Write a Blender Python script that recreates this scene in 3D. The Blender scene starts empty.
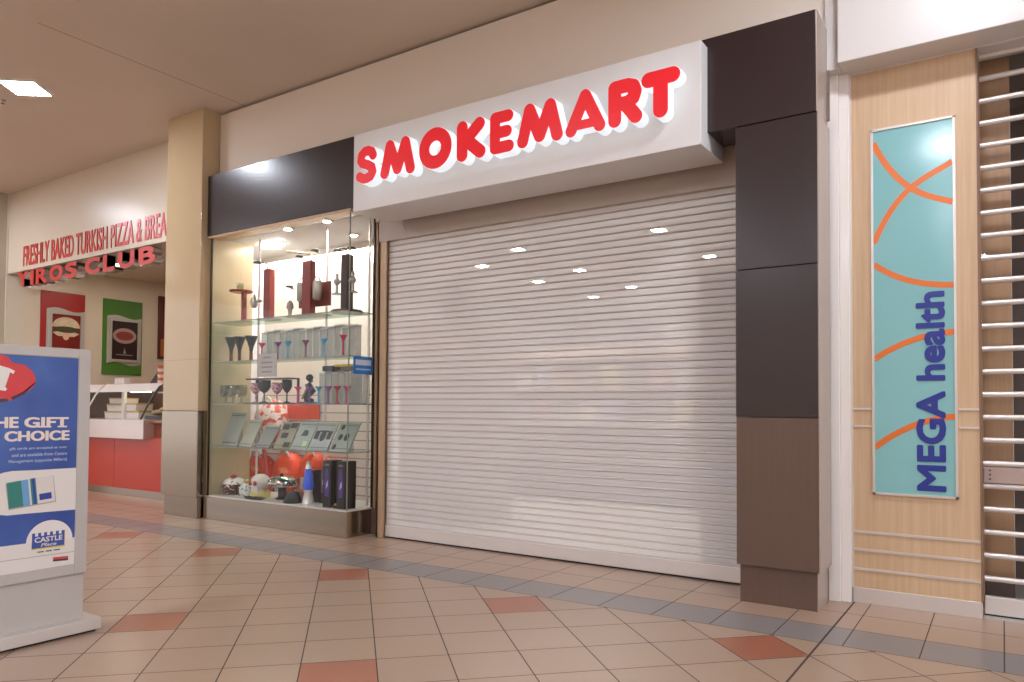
import bpy, bmesh, math, random
from mathutils import Vector, Matrix
random.seed(7)
SC = bpy.context.scene
COL = SC.collection
PI = math.pi

# ------------------------------------------------------------------ camera, world, exposure
cam_d = bpy.data.cameras.new('camera'); cam = bpy.data.objects.new('camera', cam_d); COL.objects.link(cam)
YAW, PITCH, ROLL, F, CY, H = .5886, .0289, .0068, 752.11, 388.41, 1.15
fw = Vector((-math.sin(YAW)*math.cos(PITCH), math.cos(YAW)*math.cos(PITCH), math.sin(PITCH)))
rt = Vector((math.cos(YAW), math.sin(YAW), 0)); up = rt.cross(fw)
r2 = rt*math.cos(ROLL) + up*math.sin(ROLL); u2 = up*math.cos(ROLL) - rt*math.sin(ROLL)
m = Matrix((r2, u2, -fw)).transposed().to_4x4(); m.translation = (0, 0, H); cam.matrix_world = m
cam_d.sensor_width = 36; cam_d.lens = F/1024*36; cam_d.shift_y = (CY-341)/1024; cam_d.clip_start = .02
SC.camera = cam
W = bpy.data.worlds.new('world'); SC.world = W; W.use_nodes = True
W.node_tree.nodes['Background'].inputs[0].default_value = (.95, .97, 1, 1)
W.node_tree.nodes['Background'].inputs[1].default_value = 1.5
SC.view_settings.view_transform = 'Standard'; SC.view_settings.look = 'None'
SC.view_settings.gamma = 1; SC.view_settings.use_curve_mapping = False
SC.view_settings.exposure = 0.0
SC.cycles.transparent_max_bounces = 32
SC.cycles.max_bounces = 10
LAMP = 148.0      # mall ceiling panels
INLAMP = 620.0    # panels inside the shop

# ------------------------------------------------------------------ materials
def lin(c):
    c = c.lstrip('#'); o = []
    for i in (0, 2, 4):
        v = int(c[i:i+2], 16)/255
        o.append(v/12.92 if v <= .04045 else ((v+.055)/1.055)**2.4)
    return (*o, 1)
def newmat(name):
    M = bpy.data.materials.new(name); M.use_nodes = True
    nt = M.node_tree; b = nt.nodes['Principled BSDF']
    return M, nt, b
def P(name, col, rough=.5, metal=0, var=.06, scale=8, bump=0, spec=.5, emit=None, es=0, stretch=None, coat=0):
    M, nt, b = newmat(name); N, L = nt.nodes, nt.links
    c = lin(col)
    tc = N.new('ShaderNodeTexCoord'); nz = N.new('ShaderNodeTexNoise'); nz.inputs['Scale'].default_value = scale
    nz.inputs['Detail'].default_value = 4
    src = tc.outputs['Object']
    if stretch:
        mp = N.new('ShaderNodeMapping'); mp.inputs['Scale'].default_value = stretch
        L.new(src, mp.inputs[0]); src = mp.outputs[0]
    L.new(src, nz.inputs['Vector'])
    mx = N.new('ShaderNodeMix'); mx.data_type = 'RGBA'
    mx.inputs['A'].default_value = tuple(v*(1-var) for v in c[:3])+(1,)
    mx.inputs['B'].default_value = tuple(min(1, v*(1+var)) for v in c[:3])+(1,)
    L.new(nz.outputs['Fac'], mx.inputs['Factor']); L.new(mx.outputs['Result'], b.inputs['Base Color'])
    b.inputs['Roughness'].default_value = rough; b.inputs['Metallic'].default_value = metal
    b.inputs['Specular IOR Level'].default_value = spec
    b.inputs['Coat Weight'].default_value = coat; b.inputs['Coat Roughness'].default_value = .16 if rough > .25 else .03
    if bump:
        bp = N.new('ShaderNodeBump'); bp.inputs['Strength'].default_value = bump; bp.inputs['Distance'].default_value = .004
        L.new(nz.outputs['Fac'], bp.inputs['Height']); L.new(bp.outputs[0], b.inputs['Normal'])
    if emit:
        b.inputs['Emission Color'].default_value = lin(emit); b.inputs['Emission Strength'].default_value = es
    return M
def glass(name, col='#ffffff', refl=1.0, rough=.02, tint=.97):
    M, nt, b = newmat(name); N, L = nt.nodes, nt.links
    N.remove(b); out = N['Material Output']
    tr = N.new('ShaderNodeBsdfTransparent'); c = lin(col); tr.inputs[0].default_value = tuple(v*tint for v in c[:3])+(1,)
    gl = N.new('ShaderNodeBsdfGlossy'); gl.inputs['Roughness'].default_value = rough
    fr = N.new('ShaderNodeFresnel'); fr.inputs['IOR'].default_value = 1.45
    mu = N.new('ShaderNodeMath'); mu.operation = 'MULTIPLY'; mu.inputs[1].default_value = refl
    mx = N.new('ShaderNodeMixShader'); 
    ge = N.new('ShaderNodeNewGeometry'); ff = mth(nt, 'MULTIPLY', fr.outputs[0], mth(nt, 'SUBTRACT', 1.0, ge.outputs['Backfacing']))
    L.new(ff, mu.inputs[0]); L.new(mu.outputs[0], mx.inputs[0])
    L.new(tr.outputs[0], mx.inputs[1]); L.new(gl.outputs[0], mx.inputs[2]); L.new(mx.outputs[0], out.inputs[0])
    return M
def emis(name, col, s):
    M, nt, b = newmat(name)
    b.inputs['Base Color'].default_value = lin(col); b.inputs['Emission Color'].default_value = lin(col)
    b.inputs['Emission Strength'].default_value = s
    return M

def frosted(name, col, keep=.5):
    M, nt, b = newmat(name); N, L = nt.nodes, nt.links; c = lin(col)
    tc = N.new('ShaderNodeTexCoord'); nz = N.new('ShaderNodeTexNoise'); nz.inputs['Scale'].default_value = 60; nz.inputs['Detail'].default_value = 3
    L.new(tc.outputs['Object'], nz.inputs['Vector'])
    mx = N.new('ShaderNodeMix'); mx.data_type = 'RGBA'; mx.inputs['A'].default_value = tuple(v*.55 for v in c[:3])+(1,); mx.inputs['B'].default_value = c
    L.new(nz.outputs['Fac'], mx.inputs['Factor']); L.new(mx.outputs['Result'], b.inputs['Base Color']); b.inputs['Roughness'].default_value = .25
    tr = N.new('ShaderNodeBsdfTransparent'); ms_ = N.new('ShaderNodeMixShader'); ms_.inputs[0].default_value = keep
    L.new(b.outputs[0], ms_.inputs[1]); L.new(tr.outputs[0], ms_.inputs[2]); L.new(ms_.outputs[0], N['Material Output'].inputs[0])
    return M
def twotone(name, c1, c2, scale, thr=.5, rough=.4, metal=0, soft=.03):
    M, nt, b = newmat(name); N, L = nt.nodes, nt.links
    tc = N.new('ShaderNodeTexCoord'); nz = N.new('ShaderNodeTexNoise'); nz.inputs['Scale'].default_value = scale; nz.inputs['Detail'].default_value = 3
    L.new(tc.outputs['Object'], nz.inputs['Vector'])
    mr = N.new('ShaderNodeMapRange'); mr.inputs[1].default_value = thr-soft; mr.inputs[2].default_value = thr+soft; L.new(nz.outputs['Fac'], mr.inputs[0])
    mx = N.new('ShaderNodeMix'); mx.data_type = 'RGBA'; mx.inputs['A'].default_value = lin(c1); mx.inputs['B'].default_value = lin(c2)
    L.new(mr.outputs[0], mx.inputs['Factor']); L.new(mx.outputs['Result'], b.inputs['Base Color'])
    b.inputs['Roughness'].default_value = rough; b.inputs['Metallic'].default_value = metal
    return M
def mth(nt, op, a, b=None):
    n = nt.nodes.new('ShaderNodeMath'); n.operation = op
    for i, v in enumerate((a, b)):
        if v is None: continue
        if isinstance(v, (int, float)): n.inputs[i].default_value = v
        else: nt.links.new(v, n.inputs[i])
    return n.outputs[0]
def mixc(nt, f, a, b):
    n = nt.nodes.new('ShaderNodeMix'); n.data_type = 'RGBA'
    for k, v in (('Factor', f), ('A', a), ('B', b)):
        if isinstance(v, (int, float, tuple)): n.inputs[k].default_value = v
        else: nt.links.new(v, n.inputs[k])
    return n.outputs['Result']

TS = .3344                     # floor tile side
def floor_mat():
    M, nt, b = newmat('ceramic_floor_tiles'); N, L = nt.nodes, nt.links
    geo = N.new('ShaderNodeTexCoord'); sx = N.new('ShaderNodeSeparateXYZ'); L.new(geo.outputs['Object'], sx.inputs[0])
    X0 = sx.outputs[0]; D = TS*2**.5; RA = math.radians(.6)     # the paving runs a touch askew to the shopfront
    xo = mth(nt, 'SUBTRACT', sx.outputs[0], -1.385); yo = mth(nt, 'SUBTRACT', sx.outputs[1], 4.0085)
    X = mth(nt, 'ADD', mth(nt, 'MULTIPLY', xo, math.cos(RA)), mth(nt, 'MULTIPLY', yo, math.sin(RA)))
    ys = mth(nt, 'SUBTRACT', mth(nt, 'MULTIPLY', yo, math.cos(RA)), mth(nt, 'MULTIPLY', xo, math.sin(RA)))
    xs = mth(nt, 'ADD', X, .295*D)
    yd = mth(nt, 'ADD', ys, .012); a = mth(nt, 'DIVIDE', mth(nt, 'ADD', xs, yd), D); bb = mth(nt, 'DIVIDE', mth(nt, 'SUBTRACT', xs, yd), D)
    def edge(v, s):             # distance in metres to the nearest joint
        f = mth(nt, 'FRACT', v); return mth(nt, 'MULTIPLY', mth(nt, 'MINIMUM', f, mth(nt, 'SUBTRACT', 1.0, f)), s)
    def noise2(u, v):
        c = N.new('ShaderNodeCombineXYZ'); L.new(mth(nt, 'FLOOR', u), c.inputs[0]); L.new(mth(nt, 'FLOOR', v), c.inputs[1])
        w = N.new('ShaderNodeTexWhiteNoise'); w.noise_dimensions = '2D'; L.new(c.outputs[0], w.inputs['Vector']); return w.outputs['Value']
    de = mth(nt, 'MINIMUM', edge(a, TS), edge(bb, TS))
    fa, fb = mth(nt, 'FLOOR', a), mth(nt, 'FLOOR', bb)
    i = mth(nt, 'DIVIDE', fa, 3.0); j = mth(nt, 'DIVIDE', mth(nt, 'SUBTRACT', fb, 1.0), 3.0)
    def isint(v): return mth(nt, 'LESS_THAN', mth(nt, 'ABSOLUTE', mth(nt, 'SUBTRACT', v, mth(nt, 'ROUND', v))), .05)
    half = mth(nt, 'DIVIDE', mth(nt, 'ADD', i, j), 2.0)
    red = mth(nt, 'MULTIPLY', mth(nt, 'MULTIPLY', isint(i), isint(j)), isint(half))
    nz = N.new('ShaderNodeTexNoise'); nz.inputs['Scale'].default_value = 45; nz.inputs['Detail'].default_value = 2
    L.new(geo.outputs['Object'], nz.inputs['Vector'])
    def tone(col, nv, amt=.05):
        c = lin(col)[:3]
        t = mixc(nt, nv, tuple(v*(1-amt) for v in c)+(1,), tuple(v*(1+amt) for v in c)+(1,))
        return mixc(nt, mth(nt, 'MULTIPLY', nz.outputs['Fac'], .2), t, tuple(v*.86 for v in c)+(1,))
    nd = noise2(a, bb)
    cd = mixc(nt, red, tone(BEIGE, nd), tone(REDT, nd))
    # straight rows against the shops
    u = mth(nt, 'DIVIDE', X, TS); v = mth(nt, 'DIVIDE', ys, TS)
    row = mth(nt, 'FLOOR', v)
    ns = noise2(u, v)
    grey = mth(nt, 'MULTIPLY', mth(nt, 'GREATER_THAN', v, 0.0), mth(nt, 'LESS_THAN', v, 1.0))
    cs = mixc(nt, grey, tone(BEIGE2, ns), tone(GREYT, ns))
    es = mth(nt, 'MINIMUM', edge(u, TS), edge(v, TS))
    st = mth(nt, 'GREATER_THAN', v, 0.0)
    col = mixc(nt, st, cd, cs)
    # edges: inside the field the border line itself is a joint
    d = mth(nt, 'ADD', mth(nt, 'MULTIPLY', st, es), mth(nt, 'MULTIPLY', mth(nt, 'SUBTRACT', 1.0, st), mth(nt, 'MINIMUM', de, mth(nt, 'ABSOLUTE', ys))))
    gr = mth(nt, 'LESS_THAN', d, .0028)
    ex = mth(nt, 'LESS_THAN', mth(nt, 'ABSOLUTE', mth(nt, 'SUBTRACT', X0, -.818)), .0055)
    gr = mth(nt, 'MAXIMUM', gr, ex)
    col = mixc(nt, gr, col, lin('#4a3b33'))
    L.new(col, b.inputs['Base Color'])
    rg = mth(nt, 'ADD', mth(nt, 'MULTIPLY', gr, .5), mth(nt, 'ADD', .26, mth(nt, 'MULTIPLY', nz.outputs['Fac'], .06)))
    L.new(rg, b.inputs['Roughness'])
    bp = N.new('ShaderNodeBump'); bp.inputs['Strength'].default_value = .4; bp.inputs['Distance'].default_value = .003
    L.new(mth(nt, 'SUBTRACT', 1.0, gr), bp.inputs['Height']); L.new(bp.outputs[0], b.inputs['Normal'])
    return M
BEIGE, BEIGE2, REDT, GREYT = '#a48a74', '#a98d77', '#9d6048', '#827b78'

def wood_mat(name, c1, c2, rough=.4):
    M, nt, b = newmat(name); N, L = nt.nodes, nt.links
    tc = N.new('ShaderNodeTexCoord'); mp = N.new('ShaderNodeMapping'); mp.inputs['Scale'].default_value = (38, 38, 1.3)
    L.new(tc.outputs['Object'], mp.inputs[0]); nz = N.new('ShaderNodeTexNoise'); nz.inputs['Scale'].default_value = 1.6
    nz.inputs['Detail'].default_value = 7; L.new(mp.outputs[0], nz.inputs['Vector'])
    rp = N.new('ShaderNodeMapRange'); rp.inputs[1].default_value = .3; rp.inputs[2].default_value = .7
    L.new(nz.outputs['Fac'], rp.inputs[0])
    L.new(mixc(nt, rp.outputs[0], lin(c1), lin(c2)), b.inputs['Base Color']); b.inputs['Roughness'].default_value = rough
    return M
def shutter_mat():              # perforated sheet: you see through the holes
    M, nt, b = newmat('perforated_sheet'); N, L = nt.nodes, nt.links
    out = N['Material Output']
    b.inputs['Base Color'].default_value = lin('#e6ded8'); b.inputs['Roughness'].default_value = .38; b.inputs['Metallic'].default_value = .0
    tc = N.new('ShaderNodeTexCoord'); nz = N.new('ShaderNodeTexNoise'); nz.inputs['Scale'].default_value = 5
    L.new(tc.outputs['Object'], nz.inputs['Vector'])
    L.new(mixc(nt, nz.outputs['Fac'], lin('#eae6e4'), lin('#f2efed')), b.inputs['Base Color'])
    tr = N.new('ShaderNodeBsdfTransparent'); mx = N.new('ShaderNodeMixShader'); mx.inputs[0].default_value = .29
    L.new(b.outputs[0], mx.inputs[1]); L.new(tr.outputs[0], mx.inputs[2]); L.new(mx.outputs[0], out.inputs[0])
    return M
def ceil_mat(seam_x):
    M, nt, b = newmat('painted_ceiling'); N, L = nt.nodes, nt.links
    tc = N.new('ShaderNodeTexCoord'); sx = N.new('ShaderNodeSeparateXYZ'); L.new(tc.outputs['Object'], sx.inputs[0])
    nz = N.new('ShaderNodeTexNoise'); nz.inputs['Scale'].default_value = 1.2; L.new(tc.outputs['Object'], nz.inputs['Vector'])
    c = mixc(nt, nz.outputs['Fac'], lin('#d0c0b0'), lin('#d8c9ba'))
    g = mth(nt, 'LESS_THAN', mth(nt, 'ABSOLUTE', mth(nt, 'SUBTRACT', sx.outputs[0], seam_x)), .004)
    g = mth(nt, 'MULTIPLY', g, mth(nt, 'GREATER_THAN', sx.outputs[1], 2.9))
    L.new(mixc(nt, g, c, lin('#6a5848')), b.inputs['Base Color']); b.inputs['Roughness'].default_value = .6
    return M
def seams_mat(name, col, zs, rough=.15, gap=.003):
    M = P(name, col, rough, var=.03, scale=3); nt = M.node_tree; b = nt.nodes['Principled BSDF']
    src = b.inputs['Base Color'].links[0].from_socket
    tc = nt.nodes.new('ShaderNodeTexCoord'); sx = nt.nodes.new('ShaderNodeSeparateXYZ'); nt.links.new(tc.outputs['Object'], sx.inputs[0])
    g = None
    for z in zs:
        k = mth(nt, 'LESS_THAN', mth(nt, 'ABSOLUTE', mth(nt, 'SUBTRACT', sx.outputs[2], z)), gap)
        g = k if g is None else mth(nt, 'MAXIMUM', g, k)
    c = lin(col)
    nt.links.new(mixc(nt, g, src, tuple(v*.72 for v in c[:3])+(1,)), b.inputs['Base Color'])
    return M

M_FLOOR = floor_mat(); M_CEIL = ceil_mat(-6.65)
M_WALL = P('beige_laminate_wall', '#e6d9cb', .06, var=.02, scale=1.5)
M_WALLR = P('white_painted_bulkhead', '#d4cdc8', .3, var=.02, scale=1.5)
M_CREAM = P('cream_painted_wall', '#d8c9b4', .3, var=.02, scale=1.5)
M_INWALL = P('shop_wall_paint', '#eeeeee', .5, var=.02, scale=2)
M_SHOPFLOOR = P('shop_vinyl_floor', '#b4aea8', .35, var=.05, scale=5)
M_PIER = seams_mat('beige_stone_cladding', '#c2a985', (1.66,), .08, .002)
M_STEELP = P('brushed_pier_steel', '#a29282', .2, 1, var=.05, scale=4, bump=.05, stretch=(1, 1, 30))
M_STEEL = P('brushed_stainless_steel', '#b3a79b', .17, 1, var=.05, scale=4, bump=.05, stretch=(1, 1, 30))
M_ALU = P('satin_aluminium', '#d9d1cb', .3, .5, var=.03, scale=10)
M_ALUW = P('white_aluminium', '#ded6d0', .3, .3, var=.03, scale=10)
M_BRONZE = P('bronze_anodised_aluminium', '#b79a7c', .3, .3, var=.04, scale=10)
M_DARK = P('dark_plum_laminate', '#2e2121', .27, var=.06, scale=2, stretch=(1, 1, .4), coat=.22)
M_TAUPE = wood_mat('taupe_laminate', '#60493e', '#634d41', .35)
M_SIDEREFL = P('taupe_with_reflection', '#a8968a', .25, var=.03, scale=4)  # white post's grazing reflection, painted as a paler side colour
M_BLACK = P('black_plastic', '#16130f', .4, var=.1, scale=20)
M_WHITEBOX = P('white_sign_cladding', '#e2dfdd', .35, var=.02, scale=3)
M_RETURN = P('glowing_white_acrylic', '#aeb6ba', .4, var=.01, emit='#f2f8ff', es=.74)
M_REDFACE = P('red_lit_acrylic', '#e0202a', .3, var=.03, scale=5, emit='#f02830', es=.3)
M_SHUT = shutter_mat(); M_HINGE = P('shutter_hinge_aluminium', '#bdb1a9', .4, .2, var=.03, scale=8)
M_GLASS = glass('clear_pane_glass', refl=.8); M_SHELF = glass('green_edged_shelf_glass', '#cfe6da', refl=.8, tint=.95)
M_GEDGE = P('green_glass_edge', '#848c84', .2, var=.05, scale=10)
M_FROST = frosted('frosted_acrylic', '#c9ccc4', .5)
M_ACRY = glass('clear_acrylic', '#eceeea', refl=.9, tint=.96)
M_OAK = wood_mat('pale_oak_veneer', '#c6a582', '#d3b391', .38)
M_DKWOOD = wood_mat('brown_wood_panel', '#b8906c', '#c49b76', .3)
M_TEAL = P('teal_sign_face', '#86bcbd', .14, var=.02, scale=2)
M_ORANGE = P('orange_vinyl', '#e0742f', .3, var=.02); M_NAVY = P('navy_blue_vinyl', '#26358c', .3, var=.02)
M_LAMP = emis('mall_light_diffuser', '#ecf2ff', LAMP); M_INLAMP = emis('shop_light_diffuser', '#fffaf2', INLAMP)
M_CASELAMP = emis('case_downlight_lens', '#fff8ee', 3200); M_STRIP = emis('strip_light_diffuser', '#fffaf0', 70)
M_WHITE = P('white_paint', '#e4dfd8', .4, var=.02); M_POSTW = P('white_gloss_post', '#ece4de', .14, var=.02, scale=2)
M_STAND = P('silver_grey_powder_coat', '#bdb5af', .35, .1, var=.03, scale=10)
M_REDVINYL = P('red_vinyl_lettering', '#cf3a33', .3, var=.03)
M_CHROME = P('chrome_letter_return', '#c2b9b4', .18, .65, var=.03)
M_REDPOST = P('red_board', '#a51d1b', .4, var=.04); M_GREENPOST = P('green_board', '#47782a', .4, var=.05)
M_SILVER = P('silver_picture_frame', '#c4beb6', .3, .4, var=.04)
M_ORANGEPANEL = P('orange_red_panel', '#bd3216', .3, var=.05, scale=2)
M_BENCH = P('brushed_bench_steel', '#d9c6be', .3, .55, var=.04, scale=4)

# ------------------------------------------------------------------ mesh helpers
class MB:
    def __init__(s): s.v = []; s.f = []; s.sm = []
    def add(s, vs, fs, smooth=False):
        o = len(s.v); s.v += [tuple(v) for v in vs]; s.f += [tuple(i+o for i in f) for f in fs]; s.sm += [smooth]*len(fs); return s
    def box(s, x0, x1, y0, y1, z0, z1):
        x0, x1 = sorted((x0, x1)); y0, y1 = sorted((y0, y1)); z0, z1 = sorted((z0, z1))
        return s.add([(x0,y0,z0),(x1,y0,z0),(x1,y1,z0),(x0,y1,z0),(x0,y0,z1),(x1,y0,z1),(x1,y1,z1),(x0,y1,z1)],
                     [(0,3,2,1),(4,5,6,7),(0,1,5,4),(1,2,6,5),(2,3,7,6),(3,0,4,7)])
    def cyl(s, p0, p1, r, r1=None, n=16):
        p0, p1 = Vector(p0), Vector(p1); r1 = r if r1 is None else r1
        ax = (p1-p0).normalized(); t = Vector((0, 0, 1)) if abs(ax.z) < .9 else Vector((1, 0, 0))
        a = ax.cross(t).normalized(); b = ax.cross(a)
        vs = []
        for p, q in ((p0, r), (p1, r1)):
            vs += [p+(a*math.cos(2*PI*k/n)+b*math.sin(2*PI*k/n))*q for k in range(n)]
        s.add(vs, [(k, n+k, n+(k+1) % n, (k+1) % n) for k in range(n)], True)
        s.add(vs[:n], [tuple(range(n))]); s.add(vs[n:], [tuple(reversed(range(n)))]); return s
    def lathe(s, cx, cy, prof, n=20, sx=1, sy=1):
        vs = []
        for r, z in prof:
            vs += [(cx+math.cos(2*PI*k/n)*r*sx, cy+math.sin(2*PI*k/n)*r*sy, z) for k in range(n)]
        fs = []
        for i in range(len(prof)-1):
            fs += [(i*n+k, i*n+(k+1) % n, (i+1)*n+(k+1) % n, (i+1)*n+k) for k in range(n)]
        s.add(vs, fs, True)
        if prof[0][0] > 1e-4: s.add(vs[:n], [tuple(reversed(range(n)))])
        if prof[-1][0] > 1e-4: s.add(vs[-n:], [tuple(range(n))])
        return s
    def ell(s, c, rx, ry, rz, n=14, k=8):
        return s.lathe(c[0], c[1], [(math.sin(PI*i/k)*1.0+1e-5, c[2]-math.cos(PI*i/k)*rz) for i in range(k+1)], n, rx, ry)
    def prism(s, poly, fn, d0, d1):            # 2-D outline, fn(u, v, d) -> point
        n = len(poly); vs = [fn(u, v, d0) for u, v in poly]+[fn(u, v, d1) for u, v in poly]
        return s.add(vs, [tuple(range(n)), tuple(reversed(range(n, 2*n)))]+[(k, n+k, n+(k+1) % n, (k+1) % n) for k in range(n)])
    def tube(s, pts, r, n=8):
        pts = [Vector(p) for p in pts]; vs = []; N = len(pts)
        for i, p in enumerate(pts):
            d = (pts[min(i+1, N-1)]-pts[max(i-1, 0)]).normalized()
            t = Vector((0, 0, 1)) if abs(d.z) < .9 else Vector((1, 0, 0))
            a = d.cross(t).normalized(); b = d.cross(a); q = r[i] if isinstance(r, (list, tuple)) else r
            vs += [p+(a*math.cos(2*PI*k/n)+b*math.sin(2*PI*k/n))*q for k in range(n)]
        s.add(vs, [(i*n+k, (i+1)*n+k, (i+1)*n+(k+1) % n, i*n+(k+1) % n) for i in range(N-1) for k in range(n)], True)
        s.add(vs[:n], [tuple(range(n))]); s.add(vs[-n:], [tuple(reversed(range(n)))]); return s
    def build(s, name, mat, parent=None, bevel=0, fixn=True):
        me = bpy.data.meshes.new(name)
        off = parent.matrix_world.translation.copy() if parent and parent.parent is None else (Vector(parent['_o']) if parent else Vector((0, 0, 0)))
        me.from_pydata([Vector(v)-off for v in s.v], [], s.f)
        me.polygons.foreach_set('use_smooth', s.sm)
        if fixn:
            bm = bmesh.new(); bm.from_mesh(me); bmesh.ops.recalc_face_normals(bm, faces=bm.faces); bm.to_mesh(me); bm.free()
        me.materials.append(mat); me.update()
        o = bpy.data.objects.new(name, me); COL.objects.link(o)
        if parent:
            o.parent = parent
            o['_o'] = tuple(off)
        if bevel:
            md = o.modifiers.new('bevel', 'BEVEL'); md.width = bevel; md.segments = 2; md.limit_method = 'ANGLE'
        return o
def tag(o, label=None, cat=None, group=None, kind=None):
    if label: o['label'] = label
    if cat: o['category'] = cat
    if group: o['group'] = group
    if kind: o['kind'] = kind
    return o
def thing(name, label, cat, loc=(0, 0, 0), group=None):
    o = bpy.data.objects.new(name, None); COL.objects.link(o); o.location = loc; o.matrix_world = Matrix.Translation(loc)
    return tag(o, label, cat, group)
def struct(name, mb, mat, label, bevel=0, cat='building part'):
    return tag(mb.build(name, mat, None, bevel), label, cat, kind='structure')
def copy_tree(o, parent=None):
    c = o.copy(); COL.objects.link(c)
    if parent: c.parent = parent
    for ch in list(o.children): copy_tree(ch, c)
    return c
def place(proto, n, i, loc, label):
    o = proto if i == 0 else copy_tree(proto)
    o.location = loc; o['label'] = label
    return o
XZ = lambda y: (lambda u, v, d: (u, y+d, v))       # facing -Y, d is depth behind y
YZ = lambda x: (lambda u, v, d: (x-d, u, v))       # facing +X, u runs along +Y

def text_geo(txt, offset=0.0, res=4):
    cu = bpy.data.curves.new('text', 'FONT'); cu.body = txt; cu.size = 1; cu.offset = offset; cu.resolution_u = res; cu.fill_mode = 'FRONT'
    ob = bpy.data.objects.new('text', cu); COL.objects.link(ob)
    dg = bpy.context.evaluated_depsgraph_get(); dg.update()
    me = bpy.data.meshes.new_from_object(ob.evaluated_get(dg))
    vs = [(v.co.x, v.co.y) for v in me.vertices]; fs = [tuple(p.vertices) for p in me.polygons]
    # boundary edges for the sides
    cnt = {}
    for f in fs:
        for a, b in zip(f, f[1:]+f[:1]): cnt[(a, b)] = cnt.get((a, b), 0)+1
    ed = [(a, b) for (a, b) in cnt if (b, a) not in cnt]
    bpy.data.objects.remove(ob); bpy.data.curves.remove(cu); bpy.data.meshes.remove(me)
    return vs, fs, ed
def text_mb(txt, u0, u1, v0, v1, fn, depth=.002, offset=0.0, ink=None, mb=None, slant=0, bold=0, boldv=0):
    vs, fs, ed = text_geo(txt, offset)
    u0 += bold; u1 -= bold; v0 += boldv; v1 -= boldv
    xa = min(v[0] for v in vs); xb = max(v[0] for v in vs); ya = min(v[1] for v in vs); yb = max(v[1] for v in vs)
    if ink: ya, yb = ink
    mp = lambda p: (u0+(p[0]-xa)/(xb-xa)*(u1-u0)+slant*(p[1]-ya)/(yb-ya), v0+(p[1]-ya)/(yb-ya)*(v1-v0))
    q = [mp(p) for p in vs]; n = len(q); mb = mb or MB()
    K8 = [(0, 0)]+[(math.copysign(min(1, abs(1.3*math.cos(q*PI/6))), math.cos(q*PI/6)), math.sin(q*PI/6)) for q in range(12)]
    for k_, (s_, t_) in enumerate(K8 if bold else ((0, 0),)):
        V = [fn(u+s_*bold, v+t_*boldv, -depth-.0001*k_) for u, v in q]+[fn(u+s_*bold, v+t_*boldv, 0) for u, v in q]
        mb.add(V, fs+[tuple(n+i for i in reversed(f)) for f in fs]+[(a, b, n+b, n+a) for a, b in ed])
    return mb

# ------------------------------------------------------------------ the setting
struct('floor', MB().box(-20, 6, -9, 5.02, -.1, 0), M_FLOOR, 'tan floor tiles laid diagonally with orange-red tiles and a grey border strip', cat='floor')
struct('floor', MB().box(-7.7, -.82, 5.02, 13.6, -.1, -.002), M_SHOPFLOOR, 'vinyl floor of the closed shop behind the white shutter', cat='floor')
struct('floor', MB().box(-12.6, -7.7, 5.02, 11.2, -.1, 0), P('takeaway_floor', '#b58f72', .3, var=.05), 'tiled floor behind the orange food counter', cat='floor')
struct('ceiling', MB().box(-20, 6, -9, 5.1, 4.31, 4.5), M_CEIL, 'tan painted mall ceiling with a thin seam line', cat='ceiling')
struct('ceiling', MB().box(-6.79, 6, -9, 2.81, 4.27, 4.309), M_CEIL, 'slightly dropped ceiling panel at the top left corner of the view', .004, cat='ceiling')
struct('wall_back', MB().box(-20, 6, -9.2, -9, 0, 4.5), M_CREAM, 'plain wall across the mall behind the viewer', cat='wall')
struct('wall_front', MB().box(-7.04, -.94, 4.89, 4.985, 2.953, 4.285), M_WALL, 'glossy beige wall panelling above the red lettered sign', cat='wall')
struct('trim_1', MB().box(-7.04, -.94, 4.93, 5.0, 4.285, 4.31), M_BLACK, 'dark shadow gap between beige wall and ceiling', cat='trim')
# white bulkhead over the right-hand shop
struct('wall_right', MB().box(-.86, 4, 4.78, 5.0, 3.243, 4.31), M_WALLR, 'bright white bulkhead above the oak panel and tube grille', .006, cat='wall')
struct('wall_right', MB().box(-.945, -.86, 4.86, 5.0, 3.243, 4.31), M_WALLR, 'narrow white wall return between dark column head and white bulkhead', cat='wall')
struct('wall_right', MB().box(-1.0, .6, 5.0, 5.2, 3.243, 4.4).box(-1.0, .6, 4.99, 5.2, 3.235, 3.243), M_WALLR, 'white soffit behind the bulkhead over the tube grille', cat='wall')
# white post
pw = MB().box(-.975, -.885, 4.935, 5.12, 0, 3.243).box(-.885, -.829, 4.955, 5.12, 0, 3.243)
struct('trim_2', pw, M_POSTW, 'stepped glossy white post between brown column and oak panel', .004, cat='trim')
# beige stone pier
pier = thing('stone_pier', 'beige stone clad pier with stainless steel base beside the glass display window', 'pier', (-7.36, 4.9, 0))
MB().box(-7.69, -7.055, 4.69, 5.15, 1.12, 4.31).build('stone_cladding', M_PIER, pier, .006)
MB().box(-7.695, -7.05, 4.685, 5.15, .216, 1.12).build('steel_sheath', M_STEELP, pier, .006)
MB().box(-7.67, -7.075, 4.715, 5.15, 0, .216).build('steel_plinth', M_STEELP, pier, .003)
tag(pier, kind='structure')

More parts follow.
